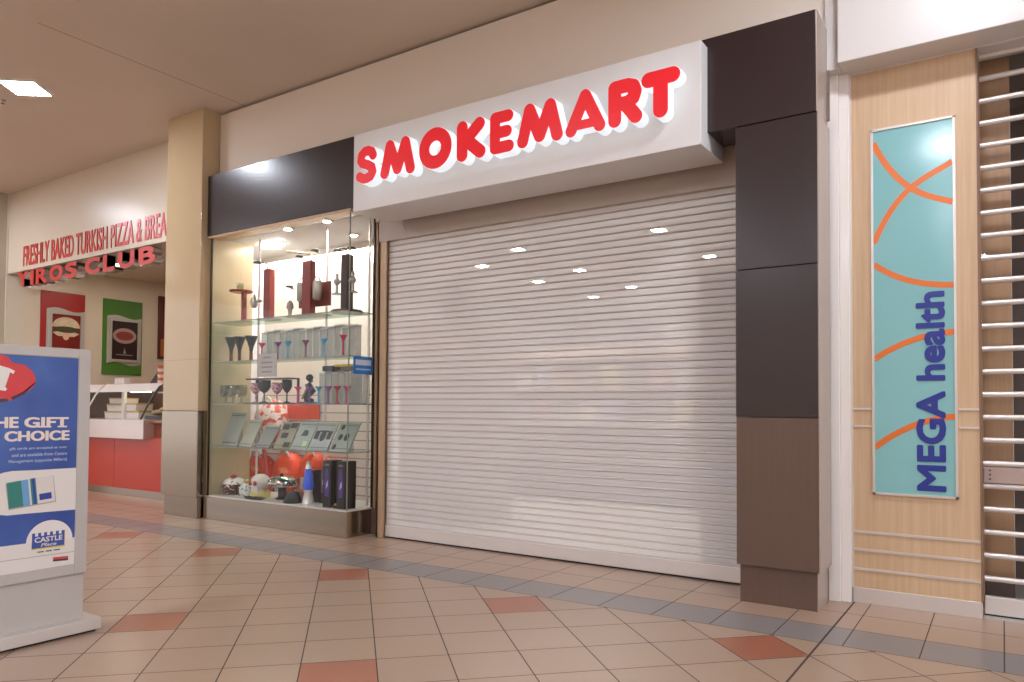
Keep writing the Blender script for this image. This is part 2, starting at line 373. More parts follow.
# ------------------------------------------------------------------ closed shop interior
struct('ceiling', MB().box(-7.7, -.82, 4.99, 13.6, 2.95, 3.05), M_INWALL, 'white ceiling inside the closed shop seen through the shutter', cat='ceiling')
struct('wall_back', MB().box(-7.7, -.82, 13.45, 13.6, 0, 2.95), M_INWALL, 'back wall inside the closed shop seen through the shutter', cat='wall')
struct('wall_left', MB().box(-7.69, -7.62, 5.15, 13.45, 0, 2.95), M_INWALL, 'left inner wall of the closed shop', cat='wall')
struct('wall_right', MB().box(-.9, -.82, 5.13, 13.45, 0, 2.95), M_INWALL, 'right inner wall of the closed shop behind the brown column', cat='wall')
LW = struct('wall_left', MB().box(-7.06, -7.0, 4.80, 5.30, .245, 2.95), seams_mat('pale_tile_side', '#b8a684', (1.3, 1.95), .3), 'pale beige tiled side wall at the left end of the glass display', cat='wall')
part_mat = P('white_partition', '#f0ece4', .5, var=.01)
def slat_mat():
    M = P('white_slatwall', '#ece8e2', .4, var=.02); nt = M.node_tree; b = nt.nodes['Principled BSDF']
    src = b.inputs['Base Color'].links[0].from_socket
    tc = nt.nodes.new('ShaderNodeTexCoord'); sx = nt.nodes.new('ShaderNodeSeparateXYZ'); nt.links.new(tc.outputs['Object'], sx.inputs[0])
    f = mth(nt, 'FRACT', mth(nt, 'DIVIDE', sx.outputs[2], .1)); g = mth(nt, 'LESS_THAN', f, .12)
    nt.links.new(mixc(nt, g, src, lin('#aaa49c')), b.inputs['Base Color']); return M
struct('wall_partition', MB().box(-7.62, -5.55, 5.95, 6.02, 1.35, 2.95), part_mat, 'bright white partition behind the upper half of the display window', cat='wall')
struct('wall_partition', MB().box(-7.62, -5.55, 5.95, 6.02, -.002, 1.35), slat_mat(), 'white grooved slat wall behind the lower half of the display window', cat='wall')

t = thing('added_wash_light', 'added fill batten behind an added white pelmet above the display partition', 'light', (-6.6, 5.88, 2.95))  # batten added only to brighten the partition behind the display
MB().box(-7.6, -5.57, 5.80, 5.815, 2.885, 2.9495).build('pelmet', M_WHITE, t)  # board added to keep the batten out of sight
MB().box(-7.5, -5.65, 5.86, 5.90, 2.925, 2.9495).build('tube', emis('added_wash_tube', '#fffaf2', 95), t)
def panel_light(name, x, y, z, s, rot, lamp, label, group, frame):
    t = thing(name, label, 'ceiling light', (x, y, z), group)
    c, sn = math.cos(rot), math.sin(rot)
    R = lambda u, v, zz: (x+u*c-v*sn, y+u*sn+v*c, zz)
    mb = MB(); h = s/2
    mb.add([R(-h,-h,z-.004), R(h,-h,z-.004), R(h,h,z-.004), R(-h,h,z-.004), R(-h,-h,z-.012), R(h,-h,z-.012), R(h,h,z-.012), R(-h,h,z-.012)],
           [(0,1,2,3),(4,7,6,5),(0,4,5,1),(1,5,6,2),(2,6,7,3),(3,7,4,0)])
    fr = MB(); w = .018
    for a0, a1, b0, b1 in ((-h-w, h+w, -h-w, -h), (-h-w, h+w, h, h+w), (-h-w, -h, -h, h), (h, h+w, -h, h)):
        vs = [R(u, v, zz) for zz in (z-.001, z-.016) for u, v in ((a0, b0), (a1, b0), (a1, b1), (a0, b1))]
        fr.add(vs, [(0,1,2,3),(4,7,6,5),(0,4,5,1),(1,5,6,2),(2,6,7,3),(3,7,4,0)])
    mb.build('diffuser', lamp, t); fr.build('frame', frame, t)
    return t
panel_light('ceiling_light', -8.10, 3.43, 4.31, 0.325, math.radians(38), M_LAMP, 'glowing square ceiling light, the only one lit in view on the mall ceiling', None, M_WHITE)
for x, y in ((-.2, 3.43), (3.6, 3.43), (-8.1, .04), (-4.4, .04), (-.63, .04), (3.2, .04), (-12.0, 3.43), (-12.0, .04), (-8.1, -3.4), (-4.4, -3.4), (-.63, -3.4), (-15.9, 3.43), (-15.9, .04), (-12.0, -3.4), (3.2, -3.4), (-2.5, -5.2), (-6.2, -5.2), (-10.0, -5.2), (1.3, -5.2), (-.63, -7), (-4.4, -7), (-8.1, -7), (-12, -7)):  # rows deepest behind the camera are added as frontal fill
    panel_light('ceiling_light', x, y, 4.27 if (y < 2.8 and x > -6.8) else 4.31, .345, math.radians(38), M_LAMP, 'square mall ceiling light above the frame, rear rows added as fill light', 'mall ceiling lights out of view', M_WHITE)
INL = [(-4.58, 6.96, 'front of the middle row seen through the shutter'), (-4.58, 8.40, 'middle of the middle row seen through the shutter'), (-4.58, 9.94, 'back of the middle row seen through the shutter'),
       (-5.48, 7.52, 'front of the left row seen through the shutter'), (-5.48, 8.85, 'middle of the left row seen through the shutter'), (-5.48, 10.5, 'back of the left row seen through the shutter'),
       (-2.90, 6.94, 'nearest and brightest of the right row seen through the shutter'), (-2.90, 8.43, 'farther of the right row, beside the brown column')]
for x, y, l in INL:
    panel_light('shop_ceiling_light', x, y, 2.95, .12, 0, M_INLAMP, 'small square shop ceiling light, '+l, 'lights on the closed shop ceiling', M_WHITE)
t = thing('strip_light', 'bright fluorescent strip on the ceiling over the glass display', 'strip light', (-6.5, 5.34, 2.95))
MB().box(-6.93, -6.56, 5.32, 5.37, 2.925, 2.938).build('diffuser', M_STRIP, t); MB().box(-6.95, -6.54, 5.31, 5.38, 2.938, 2.9495).build('housing', M_WHITE, t, .002)
for i, (x, y) in enumerate(((-6.01, 4.955), (-5.446, 4.95), (-5.646, 5.50))):
    t = thing('downlight', ('round downlight in the ceiling edge of the glass display, leftmost of three', 'round downlight in the ceiling edge of the glass display beside the white sign', 'round downlight set back from the glass, above the dark brown stand')[i], 'downlight', (x, y, 2.95), 'downlights over the glass display')
    MB().lathe(x, y, [(.032, 2.938), (.032, 2.944)], 20).build('lens', M_CASELAMP, t)
    MB().lathe(x, y, [(.033, 2.949), (.056, 2.949), (.054, 2.934), (.033, 2.938)], 24).build('bezel', M_WHITE, t)

# ------------------------------------------------------------------ dark cladding and column
fp = thing('shop_fascia', 'dark plum fascia panel above the glass display window', 'panel', (-5.95, 4.8, 2.95))
MB().box(-7.05, -4.62, 4.76, 4.885, 2.952, 3.597).build('panel', M_DARK, fp, .003)
MB().box(-7.05, -4.93, 4.757, 4.885, 2.928, 2.952).build('edge_trim', M_BRONZE, fp, .002)
ch = thing('column_head', 'dark plum square box at the top of the brown column beside the white sign', 'cladding', (-1.26, 4.7, 2.9))
MB().box(-1.70, -.94, 4.575, 4.89, 2.905, 3.505).build('cladding', M_DARK, ch, .002)
MB().box(-.94, -.934, 4.578, 4.86, 2.905, 3.503).build('side_reflection', M_SIDEREFL, ch)  # thin sheet carrying the painted pale reflection on the dark box
MB().box(-.934, -.918, 4.84, 4.858, 2.93, 3.24).build('edge_channel', P('dark_channel', '#75655c', .4), ch)
cl = thing('shop_column', 'square column, dark plum above and taupe brown below, right of the shutter', 'column', (-1.17, 4.7, 0))
MB().box(-1.411, -.936, 4.575, 4.97, 2.016, 2.898).box(-1.411, -.936, 4.575, 4.97, 1.118, 2.012).build('upper_cladding', M_DARK, cl, .002)
MB().box(-1.409, -.938, 4.578, 4.97, .228, 1.116).build('lower_cladding', M_TAUPE, cl, .002)
MB().box(-.936, -.930, 4.580, 4.90, .228, 2.895).build('side_reflection', M_SIDEREFL, cl)  # same painted reflection down the column's right side
MB().box(-1.397, -.953, 4.612, 4.97, 0, .228).build('plinth', M_TAUPE, cl)
MB().box(-.953, -.949, 4.614, 4.87, 0, .226).build('plinth_reflection', M_SIDEREFL, cl)  # plinth side in the painted reflection colour
tag(cl, kind='structure')

# ------------------------------------------------------------------ the lit shop sign
sg = thing('shop_sign', 'white box sign with glowing red rounded SMOKEMART letters above the shutter', 'sign', (-3.09, 4.67, 2.8))
MB().box(-4.59, -1.588, 4.459, 4.885, 2.798, 3.45).build('sign_box', M_WHITEBOX, sg, .004)
SK = {'S': [[(.97,.80),(.86,.94),(.62,1),(.36,.99),(.12,.88),(.06,.70),(.22,.57),(.55,.49),(.88,.37),(.97,.2),(.82,.05),(.55,0),(.28,.0),(.0,.10)]],
      'M': [[(0,0),(.2,1)],[(.2,1),(.5,.08)],[(.5,.08),(.8,1)],[(.8,1),(1,0)]],
      'K': [[(.03,0),(.03,1)],[(.1,.42),(.95,1)],[(.22,.55),(1,0)]],
      'E': [[(.95,1),(0,1)],[(0,1),(0,0)],[(0,0),(1,0)],[(0,.5),(.85,.5)]],
      'A': [[(0,0),(.5,1)],[(.5,1),(1,0)],([(.2,.13),(.8,.13)],.030)],
      'R': [[(0,0),(0,1)],[(0,1),(.6,1),(.88,.93),(.97,.75),(.88,.57),(.6,.47),(0,.47)],[(.5,.47),(1,0)]],
      'T': [[(0,1),(1,1)],[(.5,1),(.5,0)]]}
def capsule(p, q, r, n=10):
    a = math.atan2(q[1]-p[1], q[0]-p[0])
    return [(p[0]+r*math.cos(a+PI/2+PI*k/n), p[1]+r*math.sin(a+PI/2+PI*k/n)) for k in range(n+1)] + \
           [(q[0]+r*math.cos(a-PI/2+PI*k/n), q[1]+r*math.sin(a-PI/2+PI*k/n)) for k in range(n+1)]
def fat_letter(mb, ch, x0, x1, z0, z1, r, fn, d0, d1):
    if ch == 'O':
        n = 40; cx, cz = (x0+x1)/2, (z0+z1)/2; ra, rb = (x1-x0)/2, (z1-z0)/2+.006; ia, ib = ra*.38, rb*.36
        pts = [(math.cos(2*PI*k/n), math.sin(2*PI*k/n)) for k in range(n)]
        vs = []
        for d in (d0, d1):
            vs += [fn(cx+c*ra, cz+s*rb, d) for c, s in pts]; vs += [fn(cx+c*ia, cz+s*ib, d) for c, s in pts]
        fs = []
        for k in range(n):
            j = (k+1) % n
            fs += [(k, j, n+j, n+k), (2*n+k, 3*n+k, 3*n+j, 2*n+j), (k, 2*n+k, 2*n+j, j), (n+k, n+j, 3*n+j, 3*n+k)]
        mb.add(vs, fs); return
    rr = r
    for st in SK[ch]:
        rr = r
        if isinstance(st, tuple): st, rr = st
        pts = [(x0+r+u*(x1-x0-2*r), z0+r+v*(z1-z0-2*r)) for u, v in st]
        for p, q in zip(pts, pts[1:]):
            d0 -= .00025; mb.prism(capsule(p, q, rr), fn, d0, d1)
LET = [('S',-4.452,-4.221),('M',-4.185,-3.821),('O',-3.781,-3.463),('K',-3.421,-3.150),('E',-3.114,-2.905),('M',-2.880,-2.508),('A',-2.492,-2.190),('R',-2.173,-1.930),('T',-1.942,-1.680)]
for c, a, b in LET:
    r = {'M': .046, 'S': .041, 'E': .044, 'T': .050, 'A': .043, 'R': .047}.get(c, .05)
    mb = MB(); fat_letter(mb, c, a, b, 2.974, 3.281, r, XZ(4.358), .003, .092)
    lt = mb.build('letter', M_RETURN, sg, fixn=True); lt['label'] = 'raised letter %s with white glowing sides' % c
    mb = MB(); fat_letter(mb, c, a+.003, b-.003, 2.977, 3.278, r-.002, XZ(4.358), -.005, .003)
    mb.build('letter_face', M_REDFACE, lt)

# ------------------------------------------------------------------ roller shutter
rs = thing('roller_shutter', 'closed white perforated roller shutter filling the wide shop entrance', 'shutter', (-3.08, 5.04, 0))
mb = MB(); mh = MB(); x0, x1 = -4.713, -1.30; z = .115; PT = .0535
while z < 2.69:
    n = 5; prof = []
    for k in range(n+1):
        t = k/n; prof.append((5.038-.0035*math.sin(PI*t), z+.006+t*(PT-.011)))
    vs = [(x, y, zz) for y, zz in prof for x in (x0, x1)]
    mb.add(vs, [(2*k, 2*k+1, 2*k+3, 2*k+2) for k in range(n)], True)
    hp = [(5.046, z-.0035), (5.034, z-.005), (5.027, z-.001), (5.029, z+.005), (5.036, z+.0075), (5.046, z+.007)]
    mh.prism(hp, lambda u, v, d: (d, u, v), x0, x1)
    z += PT
mb.build('curtain', M_SHUT, rs, fixn=False)
mh.build('hinge_bars', M_HINGE, rs)
MB().box(x0, x1, 5.020, 5.052, .012, .112).build('bottom_rail', M_ALUW, rs, .003)
MB().box(x0, x1, 5.025, 5.048, 0, .012).build('rubber_seal', M_BLACK, rs)
g = MB().box(-4.80, -4.713, 4.995, 5.012, 0, 2.83).box(-4.80, -4.78, 4.995, 5.075, 0, 2.83).box(-4.80, -4.713, 5.058, 5.075, 0, 2.83)
g.build('guide_rail', M_BRONZE, rs, .002)
MB().box(-4.80, -1.30, 4.99, 5.15, 2.672, 2.95).build('header_box', P('header_panel', '#b7a89e', .3, var=.02), rs, .003)

# ------------------------------------------------------------------ glass display window
dc = thing('display_case', 'glass corner display window with stainless steel base left of the shutter', 'display case', (-5.95, 4.95, 0))
MB().box(-7.05, -4.95, 4.774, 5.09, 0, .232).build('steel_base', M_STEEL, dc, .004)
MB().box(-7.0, -4.955, 4.79, 5.40, .232, .245).build('deck', P('case_deck_white', '#d8d6cc', .25, var=.02), dc)
MB().box(-7.03, -4.945, 4.772, 4.784, .232, .240).box(-4.957, -4.945, 4.784, 5.09, .232, .240).build('sill_trim', M_ALU, dc)
for a, b in ((-6.995, -6.505), (-6.500, -5.955), (-5.950, -5.455), (-5.450, -4.958)):
    MB().box(a, b, 4.776, 4.784, .240, 2.93).build('glass_pane', M_GLASS, dc)
MB().box(-4.957, -4.949, 4.790, 5.09, .240, 2.93).build('glass_pane', M_GLASS, dc)
MB().box(-4.955, -4.9485, 4.775, 4.785, .240, 2.93).build('corner_joint', M_GEDGE, dc)
MB().box(-7.0, -6.985, 4.772, 4.79, .24, 2.93).build('edge_channel', M_BLACK, dc)
MB().box(-4.962, -4.945, 5.085, 5.10, .24, 2.93).build('edge_channel', M_BLACK, dc)
MB().box(-4.96, -4.92, 5.10, 5.19, .24, 2.90).box(-4.92, -4.80, 5.15, 5.19, .24, 2.9).build('mullion', M_BRONZE, dc, .003)
MB().box(-4.96, -4.80, 5.09, 5.19, 0, .24).build('mullion_base', M_TAUPE, dc)
SH = [2.045, 1.635, 1.197, .757]
for zz in SH:
    s = MB().box(-6.98, -4.975, 4.80, 5.14, zz-.008, zz).build('shelf', M_SHELF, dc)
    MB().box(-6.98, -4.975, 4.797, 4.80, zz-.008, zz).build('shelf_edge', M_GEDGE, s)
for px in (-6.664, -5.63, -5.05):
    MB().cyl((px, 5.13, .245), (px, 5.13, 2.95), .012).build('post', M_ALU, dc)
    pass

# --- things on the shelves
WR = P('red_stained_wood', '#86281d', .3, var=.15, scale=6, stretch=(6, 6, .8)); WD = P('dark_walnut', '#38201a', .3, var=.15, scale=6, stretch=(6, 6, .8))
MT = P('tarnished_silver', '#b5b1a8', .25, .6, var=.08); BL = P('black_lacquer', '#1b1a18', .3, var=.1)
# red T stand
z0 = SH[0]
t = thing('tap_stand', 'small red wooden T-shaped stand at the left end of the top glass shelf', 'wooden stand', (-6.70, 4.97, z0))
MB().box(-6.78, -6.62, 4.90, 5.04, z0, z0+.014).build('base', WR, t, .003)
MB().box(-6.725, -6.68, 4.95, 4.99, z0+.014, z0+.32).build('upright', WR, t, .003)
MB().lathe(-6.75, 4.97, [(.10, z0+.32), (.12, z0+.326), (.12, z0+.342), (.10, z0+.345)], 20).build('top_disc', WR, t)
MB().tube([(-6.655, 4.95, z0+.12+.05*math.cos(a)) if 0 else (-6.665+.03*math.sin(a), 4.94, z0+.20+.05*math.cos(a)) for a in [k*PI/10 for k in range(-2, 13)]], .008).build('handle', BL, t)
t = thing('glass_cup', 'small clear glass cup standing on the red T-shaped stand', 'glass', (-6.77, 4.97, z0+.345))
MB().lathe(-6.77, 4.97, [(.02, z0+.346), (.035, z0+.36), (.04, z0+.42), (.037, z0+.42), (.032, z0+.362)], 16).build('cup', M_ACRY, t)
# tall red post
t = thing('wooden_post', 'tall narrow red wooden post with silver tap, second on the top shelf', 'wooden stand', (-6.30, 4.97, z0))
MB().box(-6.40, -6.20, 4.89, 5.05, z0, z0+.016).build('base', WR, t, .003)
MB().box(-6.335, -6.250, 4.93, 5.00, z0+.016, z0+.52).build('post', WR, t, .003)
MB().box(-6.347, -6.337, 4.935, 4.995, z0+.05, z0+.515).build('side_plate', MT, t)
MB().tube([(-6.31, 4.96, z0+.52), (-6.315, 4.95, z0+.58), (-6.37, 4.94, z0+.60), (-6.44, 4.93, z0+.60)], .007).build('spout', MT, t)
MB().lathe(-6.44, 4.93, [(.04, z0+.592), (.045, z0+.60), (.03, z0+.612)], 14).build('cap', BL, t)
MB().cyl((-6.36, 4.93, z0+.20), (-6.44, 4.90, z0+.20), .016).lathe(-6.44, 4.90, [(.02, z0+.13), (.035, z0+.16), (.04, z0+.20), (.03, z0+.235), (.012, z0+.27)], 14).build('tap', MT, t)
# red post with backboard and two cylinders
t = thing('dispenser_stand', 'red wooden stand with square backboard and two silver cylinders', 'wooden stand', (-5.69, 4.97, z0))
MB().box(-5.95, -5.47, 4.88, 5.06, z0, z0+.016).build('base', WR, t, .003)
MB().box(-5.750, -5.632, 4.92, 4.99, z0+.016, z0+.54).build('post', WR, t, .004)
MB().box(-5.90, -5.455, 5.01, 5.03, z0+.10, z0+.335).build('backboard', P('red_brown_board', '#6e2c22', .35, var=.12, scale=6), t, .003)
for cx in (-5.80, -5.575):
    c = MB().lathe(cx, 4.96, [(.028, z0+.15), (.045, z0+.165), (.048, z0+.32), (.04, z0+.335)], 16).build('cylinder', MT, t)
    MB().tube([(cx+.04*math.cos(a), 4.955, z0+.335+.045*math.sin(a)) for a in [k*PI/8 for k in range(9)]], .006).build('handle', MT, c)
MB().tube([(-5.66, 4.95, z0+.54), (-5.66, 4.95, z0+.60), (-5.72, 4.95, z0+.615), (-6.0, 4.95, z0+.67)], .011).build('lever', M_BRONZE, t)
for cx, cz in ((-5.79, z0+.585), (-5.57, z0+.62), (-5.93, z0+.30)):
    MB().lathe(cx, 4.92, [(.035, cz), (.042, cz+.006), (.03, cz+.016)], 14).cyl((cx, 4.92, cz), (cx+.03, 4.95, cz-.02), .006).build('cap', BL, t)
MB().lathe(-5.93, 4.93, [(.035, z0+.017), (.016, z0+.03), (.022, z0+.08), (.036, z0+.10), (.03, z0+.14), (.012, z0+.17)], 14).build('tap', MT, t)
# dark post with round base
t = thing('dispenser_stand', 'dark brown wooden stand with round base and silver taps, rightmost on top shelf', 'wooden stand', (-5.18, 4.97, z0))
MB().lathe(-5.18, 4.97, [(.15, z0), (.155, z0+.012), (.14, z0+.026)], 28).build('base', WD, t)
MB().box(-5.226, -5.140, 4.93, 5.01, z0+.026, z0+.55).build('post', WD, t, .004)
for sx in (-1, 1):
    cx = -5.18+sx*.105
    MB().cyl((-5.18+sx*.04, 4.95, z0+.30), (cx, 4.94, z0+.30), .012).ell((cx, 4.94, z0+.30), .03, .03, .035).lathe(cx, 4.94, [(.015, z0+.33), (.018, z0+.36), (.008, z0+.38)], 12).build('tap', MT, t)
    MB().cyl((cx, 4.94, z0+.27), (cx, 4.94, z0+.19), .014).lathe(cx, 4.94, [(.045, z0+.178), (.048, z0+.186), (.02, z0+.198)], 14).build('nozzle', MT, t)
    MB().tube([(-5.18, 4.96, z0+.55), (-5.18, 4.95, z0+.60), (-5.18+sx*.05, 4.94, z0+.615), (-5.18+sx*.09, 4.93, z0+.60)], .007).lathe(-5.18+sx*.095, 4.93, [(.036, z0+.585), (.042, z0+.593), (.028, z0+.604)], 12).build('cap', BL, t)

# second shelf: black mesh goblets
z1 = SH[1]
gb = thing('goblet', 'x', 'goblet', (0, 0, 0), 'black goblets on the second shelf')
GB = twotone('black_mesh', '#151513', '#5a5a55', 120, .55, .45)
MB().lathe(0, 0, [(.034, 0), (.036, .004), (.018, .012), (.016, .10), (.022, .14), (.038, .19), (.060, .245), (.068, .262), (.063, .262), (.034, .19), (.015, .14)], 20).build('cup', GB, gb)
MB().lathe(0, 0, [(.0185, .018), (.0175, .09)], 16).build('grip', P('dark_red_grip', '#6e2a26', .4, var=.1), gb)
for i, (x, l) in enumerate(((-6.875, 'leftmost'), (-6.735, 'middle'), (-6.545, 'rightmost'))):
    place(gb, 3, i, (x, 4.95, z1), l+' of three black mesh goblets flaring upward on the second shelf')
# acrylic tubes and coloured funnels
def tube_box(x, y, z, h, w, label, group):
    t = thing('acrylic_tube', label, 'tube', (x, y, z), group)
    MB().box(x-w, x+w, y-.035, y+.035, z, z+h).build('shell', M_FROST, t, .006)
    MB().box(x-w+.004, x+w-.004, y-.03, y+.03, z+.002, z+.01).build('foot', P('frosted_plastic', '#b9bab4', .5), t)
    MB().box(x-w-.002, x+w+.002, y-.037, y+.037, z+h, z+h+.012).build('lid', P('frosted_plastic_lid', '#cfcfc8', .5), t)
def funnel(x, y, z, h, col, cname, label, group):
    t = thing('water_pipe', label, 'glass pipe', (x, y, z), group); m = P('%s_glass' % cname, col, .15, var=.1, coat=.4)
    MB().lathe(x, y, [(.028, z), (.03, z+.006), (.009, z+.016), (.008, z+h*.7)], 14).build('stem', m, t)
    MB().lathe(x, y, [(.008, z+h*.7), (.016, z+h*.82), (.034, z+h*.96), (.036, z+h), (.03, z+h), (.01, z+h*.82)], 14).build('bowl', m, t)
HUE = {'pink': '#d8407e', 'purple': '#7d3a86', 'blue': '#2f9fc6', 'plum': '#6e2c55', 'crimson': '#c22a56', 'violet': '#8a4a9c', 'sky blue': '#4f9dbd', 'red': '#b23648', 'magenta': '#b03a78'}
for x, c, l in ((-6.31, 'pink', 'pink pipe behind the paper notice on the second shelf'), (-6.064, 'purple', 'purple pipe with funnel bowl on the second shelf'), (-5.915, 'blue', 'blue pipe left of the plum pipe on the second shelf'),
             (-5.66, 'plum', 'dark plum pipe with funnel bowl in the middle of the second shelf'), (-5.41, 'blue', 'blue pipe right of the plum pipe on the second shelf'), (-5.15, 'crimson', 'tall crimson pipe at the right end of the second shelf')):
    funnel(x, 4.90, z1, .175 if c != 'crimson' else .20, HUE[c], c, l, 'pipes on the second shelf')
xs = [-6.40+.098*k for k in range(14)]
for i, x in enumerate(xs):
    tube_box(x, 5.03, z1, .28+.012*(i % 3), .045, 'clear acrylic box tube standing behind the coloured pipes on the second shelf', 'acrylic tubes on the second shelf')
# third shelf
z2 = SH[2]
sk = thing('skull_goblet', 'x', 'goblet', (0, 0, 0), 'clear skull goblets on the third shelf')
MB().lathe(0, 0, [(.04, 0), (.042, .005), (.012, .02), (.012, .06), (.04, .075), (.06, .11), (.062, .16), (.055, .195), (.05, .195), (.052, .16), (.045, .11), (.01, .085)], 18).build('cup', M_ACRY, sk)
MB().ell((0, -.035, .125), .03, .022, .038).box(-.016, .016, -.055, -.03, .07, .10).build('skull', MT, sk)
MB().ell((-.012, -.055, .13), .007, .006, .009).ell((.012, -.055, .13), .007, .006, .009).build('eye_sockets', BL, sk)
for i, (x, l) in enumerate(((-6.95, 'leftmost'), (-6.83, 'middle'), (-6.69, 'rightmost'))):
    place(sk, 3, i, (x, 4.95, z2), l+' of three clear goblets with silver skulls on the third shelf')
t = thing('glass_rack', 'black rack with flat top and base holding wine glasses on the third shelf', 'rack', (-6.22, 4.97, z2))
MB().box(-6.56, -5.90, 4.88, 5.06, z2, z2+.012).build('base', BL, t, .002)
MB().box(-6.56, -5.90, 4.90, 5.04, z2+.245, z2+.258).build('top', BL, t, .002)
for x in (-6.55, -5.91): MB().box(x-.008, x+.008, 5.02, 5.04, z2+.012, z2+.245).build('side', BL, t)
def wine(x, y, z, h, r, mat, label):
    t = thing('wine_glass', label, 'wine glass', (x, y, z), 'wine glasses in the black rack')
    MB().lathe(x, y, [(r*.75, z), (r*.75, z+.004), (.007, z+.012), (.006, z+h*.42), (r*.6, z+h*.52), (r, z+h*.72), (r*.95, z+h), (r*.9, z+h), (r*.95, z+h*.72), (r*.5, z+h*.54)], 18).build('bowl', mat, t)
PKG = twotone('pink_patterned_glass', '#d9b4b4', '#a8445a', 60, .52, .15); DKG = P('smoke_dark_glass', '#38342f', .12, var=.2, scale=20)
wine(-6.46, 4.95, z2+.012, .20, .055, PKG, 'pink patterned wine glass at the left of the black rack')
wine(-6.30, 4.93, z2+.012, .225, .066, DKG, 'large dark smoky wine glass in the middle of the black rack')
wine(-6.13, 4.95, z2+.012, .20, .055, PKG, 'pink patterned wine glass right of the big dark one')
wine(-5.98, 4.95, z2+.012, .225, .05, DKG, 'dark smoky wine glass at the right end of the black rack')
t = thing('figurine', 'black twisted figurine right of the wine glass rack on the third shelf', 'figurine', (-5.71, 5.0, z2))
MB().box(-5.79, -5.63, 4.94, 5.06, z2, z2+.02).build('base', P('gold_brown_base', '#6b5a2c', .4), t, .003)
MB().tube([(-5.71, 5.0, z2+.02), (-5.75, 5.0, z2+.07), (-5.68, 5.0, z2+.13), (-5.73, 5.0, z2+.19), (-5.70, 5.0, z2+.23)], [.05, .035, .045, .035, .03], 10).ell((-5.70, 4.99, z2+.255), .04, .035, .035).build('body', BL, t)
MB().tube([(-5.76, 4.95, z2+.05), (-5.68, 4.95, z2+.17)], .008).build('arm', MT, t)
for x, c, l in ((-5.76, 'pink', 'pink pipe in front of the black figurine on the third shelf'), (-5.595, 'violet', 'violet pipe just right of the black figurine'), (-5.47, 'sky blue', 'sky blue pipe on the third shelf'),
             (-5.34, 'purple', 'purple pipe right of the sky blue one on the third shelf'), (-5.22, 'red', 'red pipe on the third shelf'), (-5.09, 'magenta', 'magenta pipe at the right end of the third shelf')):
    funnel(x, 4.90, z2, .165, HUE[c], c, l, 'pipes on the third shelf')
for i, x in enumerate([-5.53, -5.445, -5.36, -5.275, -5.185, -5.105, -5.03]):
    tube_box(x, 5.03, z2, .29+.01*(i % 2), .040, 'clear acrylic box tube behind the pipes on the third shelf', 'acrylic tubes on the third shelf')
# flat boxes seen between second and third shelf (on top of the tubes)
t = thing('flat_box', 'flat black and grey box lying on the acrylic tubes under the second shelf', 'box', (-5.65, 5.03, z2+.314))
MB().box(-5.50, -5.36, 4.97, 5.09, z2+.3125, z2+.362).build('carton', P('dark_grey_carton', '#3a3c3c', .4, var=.4, scale=30), t, .002)
MB().box(-5.497, -5.44, 4.968, 4.97, z2+.318, z2+.356).build('label', P('black_label', '#1b1c1e', .4), t)
t = thing('flat_box', 'flat box with a yellow top beside the blue window sticker', 'box', (-5.2, 5.03, z2+.31))
MB().box(-5.335, -5.03, 4.97, 5.09, z2+.3125, z2+.35).build('carton', P('grey_carton', '#6f7274', .4, var=.3, scale=30), t, .002)
MB().box(-5.335, -5.03, 4.968, 5.09, z2+.3505, z2+.372).build('lid', P('yellow_carton', '#d9c12f', .4), t, .002)
MB().box(-5.333, -5.26, 4.966, 4.969, z2+.316, z2+.35).build('label', P('black_label', '#1b1c1e', .4), t)
